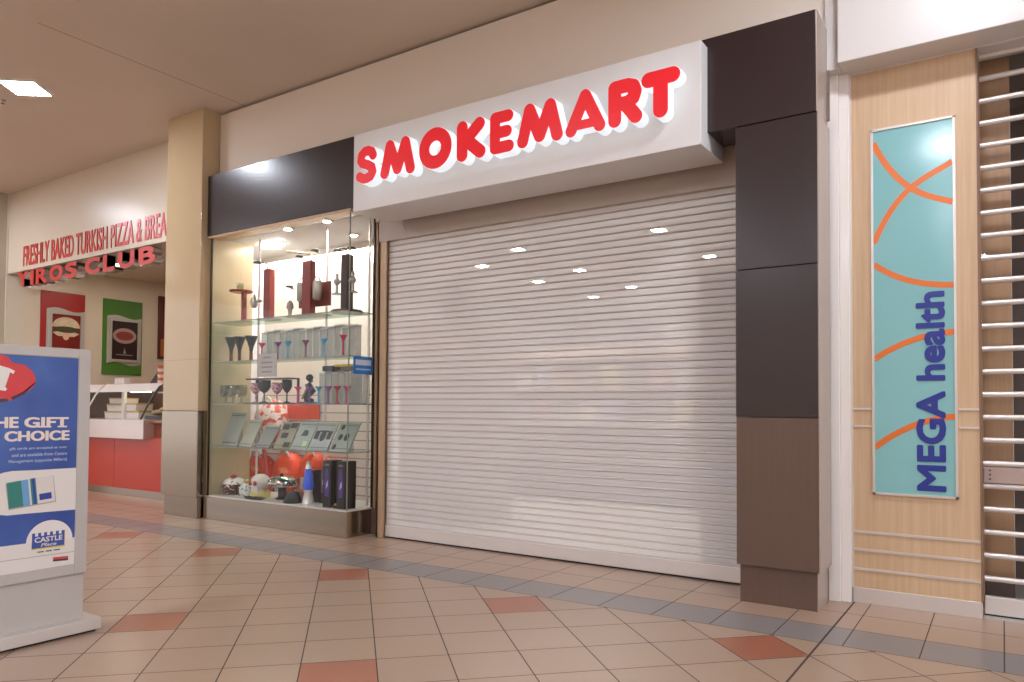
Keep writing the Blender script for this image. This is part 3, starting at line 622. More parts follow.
# fourth shelf: leaning frames
z3 = SH[3]
FR = [(-6.82, .25, .345, '#a3a89c', 'large plain grey metal flask leaning at the left of the fourth shelf', 0, .05), (-6.545, .20, .27, '#a6a790', 'medium plain grey leaning plate, second on the fourth shelf', 0, .05), (-6.275, .21, .21, '#9a9f93', 'small square grey leaning plate, third on the fourth shelf', 0, .05),
      (-5.99, .235, .255, '#8d8c70', 'leaning plate with black and yellow checks, fourth on the fourth shelf', 1, .04), (-5.73, .235, .26, '#98a093', 'leaning grey-green plate with a pale tag, fifth on the fourth shelf', 2, .06),
      (-5.47, .265, .26, '#9aa096', 'leaning plate with a printed face, second from right on the fourth shelf', 3, .05), (-5.18, .255, .26, '#8f9a8c', 'leaning plate with dark blotches at the right end of the fourth shelf', 4, .06)]
for x, w, h, col, lab, kind, sk_ in FR:
    t = thing('leaning_plate', lab, 'display plate', (x, 4.97, z3), 'leaning plates on the fourth shelf')
    y0, y1, th = 4.90, 5.02, .018
    def fn(u, v, d, x=x, w=w, h=h, sk_=sk_): return (x-w/2+u*w+v*sk_-sk_/2, 4.91+v*.10+d, z3+v*h+.001+(.005 if d > 0 else 0))
    MB().prism([(0, 0), (1, 0), (1, 1), (0, 1)], fn, 0, th).build('plate', P('brushed_tin_%d' % kind, col, .3, .35, var=.12, scale=10), t, .002)
    pr = MB().prism([(.06, .08), (.94, .08), (.94, .12), (.06, .12)], fn, -.002, 0)
    pr.prism([(.06, .90), (.94, .90), (.94, .93), (.06, .93)], fn, -.002, 0).build('engraving', P('engraved_line', '#6c7066', .4), t)
    dk = MB()
    if kind == 1:
        for (a, b) in ((.1, .72), (.55, .78), (.55, .05), (.2, .4)): dk.prism([(a, b), (a+.38, b), (a+.38, b+.2), (a, b+.2)], fn, -.003, 0)
    if kind == 3:
        for (a, b, c, d) in ((.08, .40, .2, .3), (.72, .40, .2, .3), (.28, .66, .44, .06)): dk.prism([(a, b), (a+c, b), (a+c, b+d), (a, b+d)], fn, -.003, 0)
        dk.prism([(.5+.13*math.cos(k*PI/8), .52+.2*math.sin(k*PI/8)) for k in range(16)], fn, -.003, 0)
    if kind == 4:
        for (a, b, r) in ((.22, .85, .09), (.3, .5, .1), (.62, .5, .12), (.2, .15, .09)): dk.prism([(a+r*math.cos(k*PI/6), b+r*1.1*math.sin(k*PI/6)) for k in range(12)], fn, -.003, 0)
    if kind == 2:
        MB().prism([(.62, .12), (.86, .12), (.86, .3), (.62, .3)], fn, -.003, 0).build('tag', P('pale_green_tag', '#b6d79a', .5), t)
        dk.prism([(.3, .5), (.7, .5), (.62, .7), (.4, .72)], fn, -.003, 0)
    if dk.v: dk.build('print', P('dark_print', '#33332c', .5), t)
    MB().box(x-.03, x+.03, 5.035, 5.05, z3, z3+h*.55).build('prop', M_ACRY, t)
# --- deck things
zd = .245
t = thing('trinket_pot', 'round brown and white ornate pot at the left of the display deck', 'pot', (-6.850, 5.0, zd))
MB().lathe(-6.850, 5.0, [(.07, zd), (.115, zd+.03), (.13, zd+.075), (.115, zd+.11)], 20).build('body', twotone('speckled_maroon', '#4e1a16', '#d9c6b0', 40, .6), t)
MB().lathe(-6.850, 5.0, [(.12, zd+.112), (.10, zd+.15), (.05, zd+.175), (.001, zd+.185)], 20).build('lid', twotone('white_patterned_glaze', '#e2dbd4', '#b0543f', 30, .62, .3), t)
MB().ell((-6.830, 4.97, zd+.19), .035, .03, .022).build('knob', P('red_knob', '#a5391f', .35), t)
t = thing('trinket_pot', 'small pale patterned pot with gold top between brown pot and white bust', 'pot', (-6.600, 4.98, zd))
MB().lathe(-6.600, 4.98, [(.06, zd), (.085, zd+.03), (.088, zd+.08), (.07, zd+.12), (.03, zd+.14)], 18).build('body', twotone('pale_patterned_glaze', '#d6d6d0', '#7f8f8a', 40, .58, .3), t)
MB().lathe(-6.600, 4.98, [(.03, zd+.14), (.045, zd+.15), (.02, zd+.17), (.001, zd+.18)], 14).build('lid', P('gold_lid', '#c8a84a', .3, .4), t)
t = thing('skull_ornament', 'white skull ornament on a cream base on the display deck', 'ornament', (-6.400, 4.98, zd))
MB().ell((-6.400, 4.98, zd+.155), .095, .10, .085).box(-6.450, -6.350, 4.90, 4.98, zd+.055, zd+.12).build('skull', P('bone_white', '#ddd2ca', .4, var=.12, scale=15), t, .006)
MB().ell((-6.435, 4.885, zd+.15), .022, .018, .024).ell((-6.370, 4.885, zd+.15), .022, .018, .024).build('eye_sockets', P('pink_red_socket', '#a8544a', .5), t)
MB().lathe(-6.400, 4.98, [(.10, zd), (.105, zd+.03), (.08, zd+.07)], 18).build('base', P('cream_gold', '#c9bd7a', .4, var=.2, scale=20), t)
t = thing('mushroom_lamp', 'silver mirrored mushroom-shaped lamp on a black stem on the display deck', 'lamp', (-6.110, 5.02, zd))
MB().lathe(-6.110, 5.02, [(.07, zd), (.075, zd+.012), (.045, zd+.02), (.042, zd+.11), (.05, zd+.12)], 20).build('stem', BL, t)
MB().lathe(-6.110, 5.02, [(.05, zd+.118), (.135, zd+.125), (.155, zd+.15), (.145, zd+.19), (.10, zd+.225), (.001, zd+.235)], 26).build('cap', twotone('mirror_mosaic', '#e2ddd6', '#6f6a60', 60, .52, .12, .9), t)
MB().ell((-6.100, 5.0, zd+.245), .025, .022, .018).build('finial', BL, t)
t = thing('dome_cloche', 'clear glass dome with pink speckles beside the silver mushroom lamp', 'glass dome', (-5.90, 5.04, zd))
MB().lathe(-5.88, 5.06, [(.085, zd+.10), (.09, zd+.15), (.07, zd+.20), (.03, zd+.225), (.001, zd+.23)], 22).build('dome', M_ACRY, t)
MB().lathe(-5.88, 5.06, [(.06, zd), (.05, zd+.01), (.03, zd+.085), (.085, zd+.098)], 20).build('base', P('pink_base', '#c9807a', .4, var=.3, scale=20), t)
t = thing('conical_bowl', 'black cone-shaped bowl turned upside down at the front of the deck', 'bowl', (-5.790, 4.87, zd))
MB().lathe(-5.790, 4.885, [(.090, zd), (.093, zd+.008), (.055, zd+.095), (.045, zd+.105), (.001, zd+.107)], 22).build('bowl', P('matt_black_metal', '#2a2824', .5, var=.1), t)
MB().lathe(-5.790, 4.885, [(.012, zd+.107), (.012, zd+.12), (.001, zd+.122)], 10).build('knob', BL, t)
t = thing('serving_tray', 'low dark oval tray lying in front of the white skull ornament', 'tray', (-6.30, 4.85, zd))
MB().lathe(-6.32, 4.84, [(.12, zd), (.15, zd+.018), (.146, zd+.022), (.115, zd+.006)], 26, 1, .33).build('dish', P('dark_pewter', '#4a463e', .35, .6), t)
MB().box(-6.19, -6.15, 4.83, 4.85, zd+.016, zd+.024).build('handle', P('dark_pewter_handle', '#4a463e', .35, .6), t)
t = thing('lava_lamp', 'silver lava lamp with bright blue body standing on the display deck', 'lamp', (-5.640, 4.94, zd))
MB().lathe(-5.640, 4.94, [(.062, zd), (.06, zd+.005), (.040, zd+.10), (.045, zd+.13)], 20).build('base', M_ALU, t)
MB().lathe(-5.640, 4.94, [(.046, zd+.13), (.052, zd+.16), (.040, zd+.27), (.028, zd+.33)], 20).build('vessel', P('blue_liquid_glass', '#3a58c8', .12, var=.15, coat=.5, emit='#3a58c8', es=.25), t)
MB().lathe(-5.640, 4.94, [(.030, zd+.33), (.018, zd+.40), (.001, zd+.405)], 20).build('cap', M_ALU, t)
def lamp_box(x, y, w, d, h, lab, big=True):
    t = thing('product_box', lab, 'box', (x, y, zd), 'tall black boxes on the display deck')
    MB().box(x-w/2, x+w/2, y-d/2, y+d/2, zd, zd+h).build('carton', P('black_carton', '#201c1d', .35, var=.25, scale=14), t, .002)
    s = w/2-.008
    pic = MB().prism([(x-.55*s, zd+.10), (x+.55*s, zd+.10), (x+.75*s, zd+.22), (x+.35*s, zd+.36), (x-.35*s, zd+.36), (x-.75*s, zd+.22)], XZ(y-d/2), -.0015, 0)
    pic.build('lamp_picture', P('purple_print', '#4b3c80' if big else '#6a5a60', .4, var=.2, scale=20), t)
    MB().prism([(x-.2*s, zd+.17), (x+.35*s, zd+.20), (x+.25*s, zd+.25), (x-.1*s, zd+.22)], XZ(y-d/2), -.0025, -.0014).build('highlight_print', P('pale_print', '#c6b6d8', .4), t)
    MB().box(x-.6*s, x+.6*s, y-d/2-.0015, y-d/2, zd+h-.05, zd+h-.03).build('title_print', P('grey_print', '#6e6a6c', .4), t)
lamp_box(-5.265, 4.90, .105, .14, .43, 'tall black lamp box with purple print right of the blue lava lamp')
lamp_box(-5.075, 4.89, .105, .14, .43, 'tall black lamp box with purple print nearest the glass corner')
lamp_box(-5.70, 5.06, .11, .10, .31, 'shorter black and grey box standing behind the blue lava lamp', False)
lamp_box(-5.52, 5.06, .10, .09, .31, 'grey printed box between the lava lamp and tall black boxes', False)
t = thing('sweets_dish', 'small dark dish of coloured pieces between the tall black lamp boxes', 'dish', (-5.17, 4.90, zd))
MB().lathe(-5.168, 4.86, [(.03, zd), (.04, zd+.02), (.037, zd+.022), (.028, zd+.006)], 16).build('dish', BL, t)
MB().ell((-5.175, 4.86, zd+.03), .018, .018, .012).ell((-5.155, 4.865, zd+.028), .014, .014, .01).build('pieces', P('pink_yellow_pieces', '#c98a6a', .4, var=.5, scale=60), t)

# --- window notices
t = thing('paper_notice', 'pale grey paper notice taped inside the display glass', 'notice', (-6.085, 4.788, 1.46))
MB().box(-6.23, -5.94, 4.787, 4.790, 1.462, 1.687).build('sheet', P('grey_paper', '#b9b3ac', .7), t)
for k, (w, zz) in enumerate(((.12, 1.65), (.17, 1.60), (.16, 1.555), (.14, 1.51))):
    MB().box(-6.085-w/2, -6.085+w/2, 4.7862, 4.787, zz-.008, zz+.008).build('printed_line', P('grey_ink', '#8f8a88', .7), t)
t = thing('window_sticker', 'bright blue sticker with pale text panel on the display glass corner', 'sticker', (-4.95, 4.95, 1.46))
MB().box(-4.949, -4.9465, 4.835, 5.082, 1.468, 1.63).build('sheet', P('bright_blue_vinyl', '#2a72b8', .35), t)
MB().box(-4.9464, -4.9455, 4.86, 5.057, 1.55, 1.60).build('panel', P('pale_print_panel', '#c9c6d6', .4), t)
MB().box(-4.9464, -4.9457, 4.865, 5.055, 1.505, 1.52).build('printed_line', P('pale_print_panel_line', '#9ab4d4', .4), t)

# --- orange bags, pipe and banner behind the case
ORB = twotone('orange_printed_fabric', '#e04a20', '#ee8a66', 7, .6, .5); ORW = twotone('orange_white_print', '#e0502c', '#efe4dc', 13, .48, .5)
def bag(x, y, w, d, h, z, lab, mat):
    t = thing('bean_bag', lab, 'bag', (x, y, z), 'orange bags behind the display window')
    MB().lathe(x, y, [(.001, z), (w*.42, z+.005), (w*.5, z+h*.15), (w*.5, z+h*.6), (w*.42, z+h*.85), (w*.25, z+h*.96), (.001, z+h)], 18, 1, d/w).build('body', mat, t)
    MB().tube([(x-w*.18, y-d*.2, z+h*.93), (x-w*.1, y-d*.25, z+h*1.04), (x+w*.1, y-d*.25, z+h*1.04), (x+w*.18, y-d*.2, z+h*.93)], .012).build('handle', M_WHITE, t)
    MB().box(x-w*.08, x+w*.08, y-d*.51, y-d*.49, z+h*.3, z+h*.6).build('label', M_WHITE, t)
bag(-7.27, 5.66, .46, .34, .62, 0, 'orange bag standing lowest behind the left of the display', ORB)
bag(-6.80, 5.68, .42, .34, .66, 0, 'orange bag in the middle behind the display deck', ORB)
bag(-6.38, 5.68, .42, .34, .68, 0, 'orange bag at the right behind the display deck', ORB)
bag(-7.12, 5.68, .44, .34, .54, .72, 'orange and white patterned bag piled above the others', ORW)
t = thing('banner', 'plain orange banner strip hanging above the orange bags', 'banner', (-6.9, 5.93, 1.05))
MB().box(-7.15, -6.60, 5.925, 5.935, 1.03, 1.20).build('cloth', P('orange_cloth', '#e2562c', .6), t)
MB().cyl((-7.17, 5.93, 1.205), (-6.58, 5.93, 1.205), .008).build('rod', M_ALU, t)
t = thing('red_pole', 'red pole leaning diagonally behind the left of the display', 'pole', (-6.9, 5.36, 0))
MB().cyl((-6.98, 5.45, .80), (-6.72, 5.40, .0), .022).build('shaft', P('red_gloss_paint', '#a83a34', .3), t)
MB().ell((-6.985, 5.45, .81), .03, .03, .03).build('knob', P('red_gloss_knob', '#8a2a26', .3), t)

# ------------------------------------------------------------------ dim furniture inside the shop
SHB = P('display_cabinet_taupe', '#9c9086', .5, var=.05); PB = P('counter_top_grey', '#a3978b', .4)
t = thing('shop_cabinet', 'wide taupe cabinet standing just behind the left of the shutter', 'cabinet', (-5.0, 6.3, 0))
MB().box(-5.54, -4.68, 6.1, 6.6, 0, 2.06).build('carcass', SHB, t, .004)
MB().box(-4.675, -4.40, 6.1, 6.6, 0, 1.97).build('side_unit', SHB, t, .004)
MB().box(-5.54, -4.67, 6.09, 6.62, 2.061, 2.085).build('top', PB, t, .003)
t = thing('water_pipe_tower', 'tall dark water pipe silhouette on the cabinet behind the shutter', 'water pipe', (-4.87, 6.3, 2.086))
MB().box(-5.02, -4.72, 6.2, 6.4, 2.086, 2.40).build('stem', P('dark_glass_stem', '#5a4a40', .3), t, .01)
MB().lathe(-4.92, 6.3, [(.09, 2.40), (.10, 2.45), (.03, 2.50), (.012, 2.66)], 14).build('bowl', P('dark_glass_bowl', '#4a3a32', .3), t)
MB().tube([(-4.80, 6.3, 2.40), (-4.74, 6.25, 2.48), (-4.68, 6.22, 2.42), (-4.69, 6.2, 2.15)], .012).build('hose', M_WHITE, t)
t = thing('gondola_shelf', 'long tall shelving across the shop dimly seen through the middle of the shutter', 'shelf unit', (-4.4, 8.5, 0))
MB().box(-6.0, -2.95, 8.72, 8.76, 0, 1.98).build('back_panel', SHB, t)
for x in (-6.0, -5.0, -4.0, -3.0): MB().box(x, x+.04, 8.4, 8.72, 0, 1.98).build('upright', SHB, t)
for k in range(5): MB().box(-5.96, -3.0, 8.42, 8.72, .12+.42*k, .15+.42*k).build('shelf', PB, t)
i = 0
PAL = ['#a8807a', '#9498a8', '#b8ac84', '#9aa29a', '#b59a84', '#a39aa4', '#c4beb6', '#8a8480']
for k in range(2, 4):
    for q in range(9):
        x = -5.9+q*.32
        if any(x < p+.05 and x+.25 > p for p in (-5.0, -4.0, -3.0)): continue
        b = MB().box(x, x+.24, 8.46, 8.70, .151+.42*k, .151+.42*k+.2+.05*((k*3+q) % 3)).build('display_carton', P('display_carton_%d' % i, PAL[(q*3+k) % 8], .5, var=.2, scale=12), None)
        tag(b, 'pale coloured carton dimly seen through the shutter on the long shelving', 'carton', 'cartons on the long shelving'); i += 1
t = thing('shelf_unit', 'brown product shelving at the right behind the shutter', 'shelf unit', (-1.6, 5.9, 0))
MB().box(-1.96, -1.10, 6.36, 6.40, 0, 2.26).build('back_panel', SHB, t); MB().box(-1.99, -1.96, 5.55, 6.40, 0, 2.26).box(-1.10, -1.07, 5.55, 6.40, 0, 2.26).build('end_panels', SHB, t)
for k in range(6): MB().box(-1.96, -1.10, 5.56, 6.36, .1+.42*k, .13+.42*k).build('shelf', PB, t)
cols = ['#b0413c', '#3b4f8c', '#c9b25a', '#5a7a5c', '#c27a4a', '#7a6a8c', '#d8d0c4', '#4a4442']
i = 0
for k in range(1, 5):
    for q in range(3):
        x = -1.92+q*.27
        b = MB().box(x, x+.22, 5.62, 5.84, .131+.42*k, .131+.42*k+.18+.05*((k+q) % 3)).build('product_carton', P('carton_%d' % i, cols[(i*3+k) % 8], .5, var=.2, scale=12), None)
        tag(b, 'coloured carton dimly seen through the shutter on the right-hand brown shelving', 'carton', 'cartons on the brown shelving'); i += 1

# ------------------------------------------------------------------ oak panel and its sign
op = thing('oak_panel', 'pale oak veneer wall panel with aluminium strips right of the white post', 'wall panel', (-.49, 5.05, 0))
MB().box(-.822, -.160, 4.991, 5.10, .09, 3.235).build('board', M_OAK, op)
MB().box(-.824, -.158, 4.985, 5.10, 0, .092).build('kick_plate', M_ALU, op, .002)
MB().box(-.829, -.820, 4.985, 5.10, .09, 3.235).build('edge_strip', M_ALU, op); MB().box(-.163, -.154, 4.985, 5.10, .09, 3.235).build('edge_strip', P('dark_edge', '#8a6a5a', .4), op)
for zz in (1.172, 1.067):
    for a, b in ((-.82, -.716), (-.262, -.163)): MB().box(a, b, 4.983, 4.991, zz-.006, zz+.006).build('trim_strip', M_ALU, op)
for zz in (.428, .320, .204): MB().box(-.82, -.163, 4.983, 4.991, zz-.007, zz+.007).build('trim_strip', M_ALU, op)
ms = thing('wall_sign', 'tall teal sign with orange arcs reading MEGA health on the oak panel', 'sign', (-.489, 4.985, .66))
MB().box(-.700, -.278, 4.982, 4.990, .672, 2.857).build('sign_face', M_TEAL, ms)
f = MB()
for a, b, c, d in ((-.711, -.698, .660, 2.868), (-.280, -.267, .660, 2.868), (-.711, -.267, .660, .673), (-.711, -.267, 2.855, 2.868)): f.box(a, b, 4.974, 4.9905, c, d)
f.build('frame', M_ALU, ms)
def arc_strip(pts, w=.017, dd=0):
    # smooth curve through points (quadratic least squares in x), drawn as a flat band
    n = 24; P_ = []
    xs_ = [p[0] for p in pts]
    for k in range(n+1):
        x = -.698+k/n*(.418)
        zv = 0
        for i, (xi, zi) in enumerate(pts):      # Lagrange
            l = 1
            for j, (xj, zj) in enumerate(pts):
                if j != i: l *= (x-xj)/(xi-xj)
            zv += zi*l
        P_.append((x, zv))
    mb = MB()
    L_, R_ = [], []
    for k, (x, zv) in enumerate(P_):
        a = P_[max(k-1, 0)]; b = P_[min(k+1, n)]; d = Vector((b[0]-a[0], b[1]-a[1])).normalized()
        L_.append((min(max(x-d.y*w, -.699), -.279), zv+d.x*w)); R_.append((min(max(x+d.y*w, -.699), -.279), zv-d.x*w))
    for k in range(n): mb.prism([R_[k], R_[k+1], L_[k+1], L_[k]], XZ(4.982), -.0012-dd, 0)
    return mb
for kk, pts in enumerate(([(-.692,2.775),(-.535,2.52),(-.371,2.405),(-.28,2.367)], [(-.690,2.190),(-.591,2.377),(-.46,2.508),(-.278,2.605)], [(-.686,2.037),(-.572,1.961),(-.44,1.911),(-.275,1.887)],
            [(-.69,1.478),(-.559,1.552),(-.43,1.597),(-.277,1.617)], [(-.693,.945),(-.59,1.022),(-.45,1.093),(-.281,1.130)])):
    arc_strip(pts, dd=.0003*kk).build('arc_stripe', M_ORANGE, ms)
up_fn = lambda u, v, d: (-v, 4.9790+d, u)       # text running upward
mt = text_mb('MEGA health', .697, 1.857, .325, .477, up_fn, .0012, 0, bold=.0065, boldv=.008)
mt.build('lettering', M_NAVY, ms)

# ------------------------------------------------------------------ tube grille of the right-hand shop
rg = thing('roller_grille', 'closed shutter of spaced white metal tubes right of the oak panel', 'shutter', (.4, 5.12, 0))
GX0, GX1 = -.150, 1.9
zt = 3.231
while zt > .20:
    if not (.75 < zt < .88):
        MB().cyl((GX0, 5.12, zt), (GX1, 5.12, zt), .016, n=14).build('tube', M_ALUW, rg)
    zt -= .1315
MB().box(GX0, GX1, 5.100, 5.14, .752, .842).build('lock_bar', P('pinkish_grey_plate', '#b7a39b', .35, .3), rg, .003)
MB().cyl((GX0, 5.12, .862), (GX1, 5.12, .862), .016, n=14).build('tube', M_ALUW, rg); MB().cyl((GX0, 5.12, .735), (GX1, 5.12, .735), .016, n=14).build('tube', M_ALUW, rg)
for zz in (.775, .80, .825): MB().cyl((-.118, 5.098, zz), (-.118, 5.101, zz), .005, n=10).build('rivet', M_BLACK, rg)
MB().box(GX0, GX1, 5.10, 5.145, .008, .108).build('bottom_rail', M_ALUW, rg, .004)
MB().box(GX0, GX1, 5.105, 5.14, 0, .008).build('rubber_seal', M_BLACK, rg)
MB().box(GX0-.003, GX0, 5.105, 5.15, 0, 3.24).build('guide_rail', M_BRONZE, rg)
MB().box(GX0, GX1, 5.148, 5.152, .1, 3.22).build('clear_sheet', M_GLASS, rg)
struct('wall_inner', MB().box(-.82, -.004, 5.30, 5.36, .17, 3.3), M_DKWOOD, 'brown wood panel behind the metal tubes of the right-hand shop', cat='wall')
struct('wall_inner', MB().box(-.82, -.004, 5.302, 5.37, 0, .17), P('dark_skirting', '#5a4640', .5), 'dark skirting under the brown wood panel behind the tubes', cat='skirting')
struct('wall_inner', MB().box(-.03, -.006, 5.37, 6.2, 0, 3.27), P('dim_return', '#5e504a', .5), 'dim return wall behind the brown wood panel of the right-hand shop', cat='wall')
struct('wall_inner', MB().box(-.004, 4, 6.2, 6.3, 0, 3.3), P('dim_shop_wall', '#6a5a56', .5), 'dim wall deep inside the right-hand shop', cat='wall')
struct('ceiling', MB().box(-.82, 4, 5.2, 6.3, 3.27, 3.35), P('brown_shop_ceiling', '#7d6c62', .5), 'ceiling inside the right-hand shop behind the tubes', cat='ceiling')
struct('floor', MB().box(-.82, 4, 5.02, 6.3, -.1, -.001), M_SHOPFLOOR, 'floor behind the metal tubes of the right-hand shop', cat='floor')

# ------------------------------------------------------------------ freestanding advertising stand
XF = -4.0
ad = thing('advertising_stand', 'silver grey freestanding poster stand on a metal foot at the left edge', 'advertising stand', (-4.06, 1.66, 0))
Y0, Y1 = 1.26, 2.035
MB().box(-4.12, -4.004, Y0, Y1, .30, 1.448).build('cabinet', M_STAND, ad, .004)
MB().box(-4.115, -4.010, Y0+.004, Y1-.004, .06, .297).build('lower_cabinet', M_STAND, ad, .002)
MB().box(-4.22, -3.93, 1.20, 2.085, .012, .070).build('foot_plate', M_ALU, ad, .003)
MB().box(-4.20, -3.95, 1.22, 2.065, 0, .012).build('foot_pad', M_BLACK, ad)
f = MB()
for a, b, c, d in ((Y0, Y0+.058, .300, 1.448), (Y1-.058, Y1, .300, 1.448), (Y0+.058, Y1-.058, .300, .352), (Y0+.058, Y1-.058, 1.402, 1.448)): f.box(-4.004, -3.994, a, b, c, d)
f.build('frame', M_STAND, ad, .002)
po = MB().box(-4.004, -4.000, Y0+.058, Y1-.058, .352, 1.402).build('poster', P('poster_paper', '#e2dad4', .35, var=.02), ad)
YB0, YB1 = Y0+.060, Y1-.060
def poster_blue():
    M = twotone('poster_blue_print', '#2f4790', '#4a6cb4', 2.2, .5, .3, soft=.2); return M
def pz(name, polys, mat, d, par=None):
    mb = MB()
    for p in polys: mb.prism(p, YZ(XF), -d, 0)
    o = mb.build(name, mat, po); return o
wt = [(YB1, .840), (1.78, .840), (1.679, .842), (1.644, .837), (1.60, .823), (1.52, .79), (YB0, .76)]
pz('blue_field', [[(YB0, 1.40)]+[(YB1, 1.40)]+wt], poster_blue(), .0008)
wb = [(YB0, .640), (1.55, .645), (1.632, .637), (1.662, .631), (1.732, .631), (YB1, .627)]
semi = [(1.856+.108*math.cos(a), .485+.102*math.sin(a)) for a in [k*PI/20 for k in range(21)]]
pz('blue_band', [wb+[(YB1, .486), (YB0, .488)]], poster_blue(), .0008)
pz('white_arch', [semi], P('poster_white_print', '#e6dfda', .35, var=.01), .0016)
pz('red_shape', [[(1.40,1.26),(1.46,1.33),(1.54,1.385),(1.614,1.398),(1.649,1.388),(1.667,1.362),(1.724,1.353),(1.760,1.321),(1.775,1.282),(1.767,1.253),(1.727,1.212),(1.671,1.182),(1.62,1.172),(1.54,1.172),(1.45,1.19)]], P('red_print', '#d63c3e', .35, var=.12, scale=12), .0016)
pz('dark_underside', [[(1.770,1.262),(1.775,1.275),(1.727,1.212),(1.671,1.182),(1.665,1.196),(1.715,1.222)], [(1.655, 1.176), (1.62, 1.170), (1.54, 1.172), (1.55, 1.182), (1.65, 1.190)]], P('dark_red_print', '#5a3440', .4, var=.3, scale=30), .0022)
pz('white_glyph', [[(1.50,1.345),(1.56,1.355),(1.615,1.345),(1.654,1.335),(1.680,1.322),(1.672,1.307),(1.659,1.316),(1.639,1.244),(1.648,1.235),(1.640,1.225),(1.618,1.229),(1.58,1.234),(1.585,1.246),(1.60,1.31),(1.55,1.325),(1.52,1.32)]], P('white_print', '#e8e2dd', .35), .0022)
PW = P('cream_print', '#ead9cd', .35, var=.02)
hm = MB()
def slab_text(txt, u0, u1, v0, v1):
    text_mb(txt, u0, u1, v0, v1, YZ(XF), .0024, .01, mb=hm, bold=.0028, boldv=.0012)
slab_text('GIFT', 1.726, 1.932, 1.048, 1.100); slab_text('THE', 1.545, 1.701, 1.048, 1.101); slab_text('CHOICE', 1.641, 1.938, .983, 1.033)
# slab serifs
for a, b in ((1.726+.062, 1.726+.092), (1.82, 1.85), (1.88, 1.925)):
    hm.prism([(a, 1.048), (b, 1.048), (b, 1.056), (a, 1.056)], YZ(XF), -.0024, 0)
hm.build('headline', PW, po)
sm = MB(); text_mb('gift cards are accepted at over', 1.665, 1.928, .939, .955, YZ(XF), .002, .005, mb=sm)
text_mb('and are available from Centre', 1.675, 1.929, .909, .925, YZ(XF), .002, .005, mb=sm); text_mb('Management (opposite Millers)', 1.662, 1.928, .876, .895, YZ(XF), .002, .005, mb=sm)
sm.build('small_text', P('pale_blue_print', '#b9c2dd', .4), po)
pz('card_shadow', [[(1.652,.781),(1.866,.809),(1.882,.676),(1.668,.656)]], P('card_shadow_print', '#a9a19a', .4), .0013)
card = pz('printed_card', [[(1.656,.786),(1.863,.812),(1.877,.681),(1.669,.663)]], P('card_white', '#ddd3cc', .3), .0018)
def cq(u0, u1, v0, v1):
    A, B, C, D = (1.656,.786), (1.863,.812), (1.877,.681), (1.669,.663)
    g = lambda u, v: tuple((A[i]*(1-u)+B[i]*u)*v+(D[i]*(1-u)+C[i]*u)*(1-v) for i in (0, 1))
    return [g(u0, v0), g(u1, v0), g(u1, v1), g(u0, v1)]
pz('card_green', [cq(0, .30, 0, 1), cq(.49, .53, 0, 1), cq(.585, .61, 0, 1)], P('green_print', '#2f7f74', .35, var=.15, scale=25), .0025)
pz('card_blue', [cq(.30, .45, 0, 1)], P('sky_print', '#6aa0cc', .35, var=.1, scale=25), .0025)
pz('card_navy', [cq(.53, .585, 0, 1), cq(.66, .93, .12, .36)], P('navy_print', '#2c3d94', .35), .0025)
lg = [(1.774,.455),(1.925,.455),(1.925,.530)]
n = 6; w = (1.925-1.774)/(2*n-1)
for k in range(2*n-1):
    a = 1.925-k*w; b = a-w; t_ = .530 if k % 2 == 0 else .514
    lg += [(a, t_), (b, t_)]
lo = MB(); lo.prism([(1.774,.455),(1.925,.455),(1.925,.514),(1.774,.514)], YZ(XF), -.0024, 0)
for k in range(n): lo.prism([(1.774+2*k*w, .514), (1.774+(2*k+1)*w, .514), (1.774+(2*k+1)*w, .530), (1.774+2*k*w, .530)], YZ(XF), -.0024, 0)
lo.build('castle_logo', P('logo_blue', '#34539c', .35), po)
pz('logo_underline', [[(1.774,.449),(1.925,.449),(1.925,.455),(1.774,.455)], [(1.925,.449),(1.9275,.449),(1.9275,.53),(1.925,.53)]], P('logo_yellow', '#d8c53c', .35), .0022)
ct = MB(); text_mb('CASTLE', 1.786, 1.915, .483, .508, YZ(XF), .0030, .02, mb=ct); text_mb('Place', 1.815, 1.885, .461, .477, YZ(XF), .0030, .01, mb=ct, slant=.006)
ct.build('logo_lettering', PW, po)
sq = MB()
for k in range(3):
    a = 1.80+k*.038
    for q in range(5): sq.prism([(a+q*.006, .432+.006*(q % 2)), (a+q*.006+.005, .434-.004*(q % 2)), (a+q*.006+.006, .438), (a+q*.006+.001, .439)], YZ(XF), -.0018, 0)
sq.build('script_line', P('dark_ink', '#4a4450', .5), po)
pz('grey_rule', [[(YB0,.418),(YB1,.413),(YB1,.415),(YB0,.420)]], P('grey_rule_ink', '#8f8780', .5), .0012)
pz('red_tag', [[(1.874,.3895),(1.946,.386),(1.946,.396),(1.874,.400)]], P('tag_red', '#d8404a', .4), .0016)
pz('dark_tag', [[(1.874,.379),(1.946,.375),(1.946,.385),(1.874,.389)]], P('tag_dark', '#4a3848', .4), .0016)

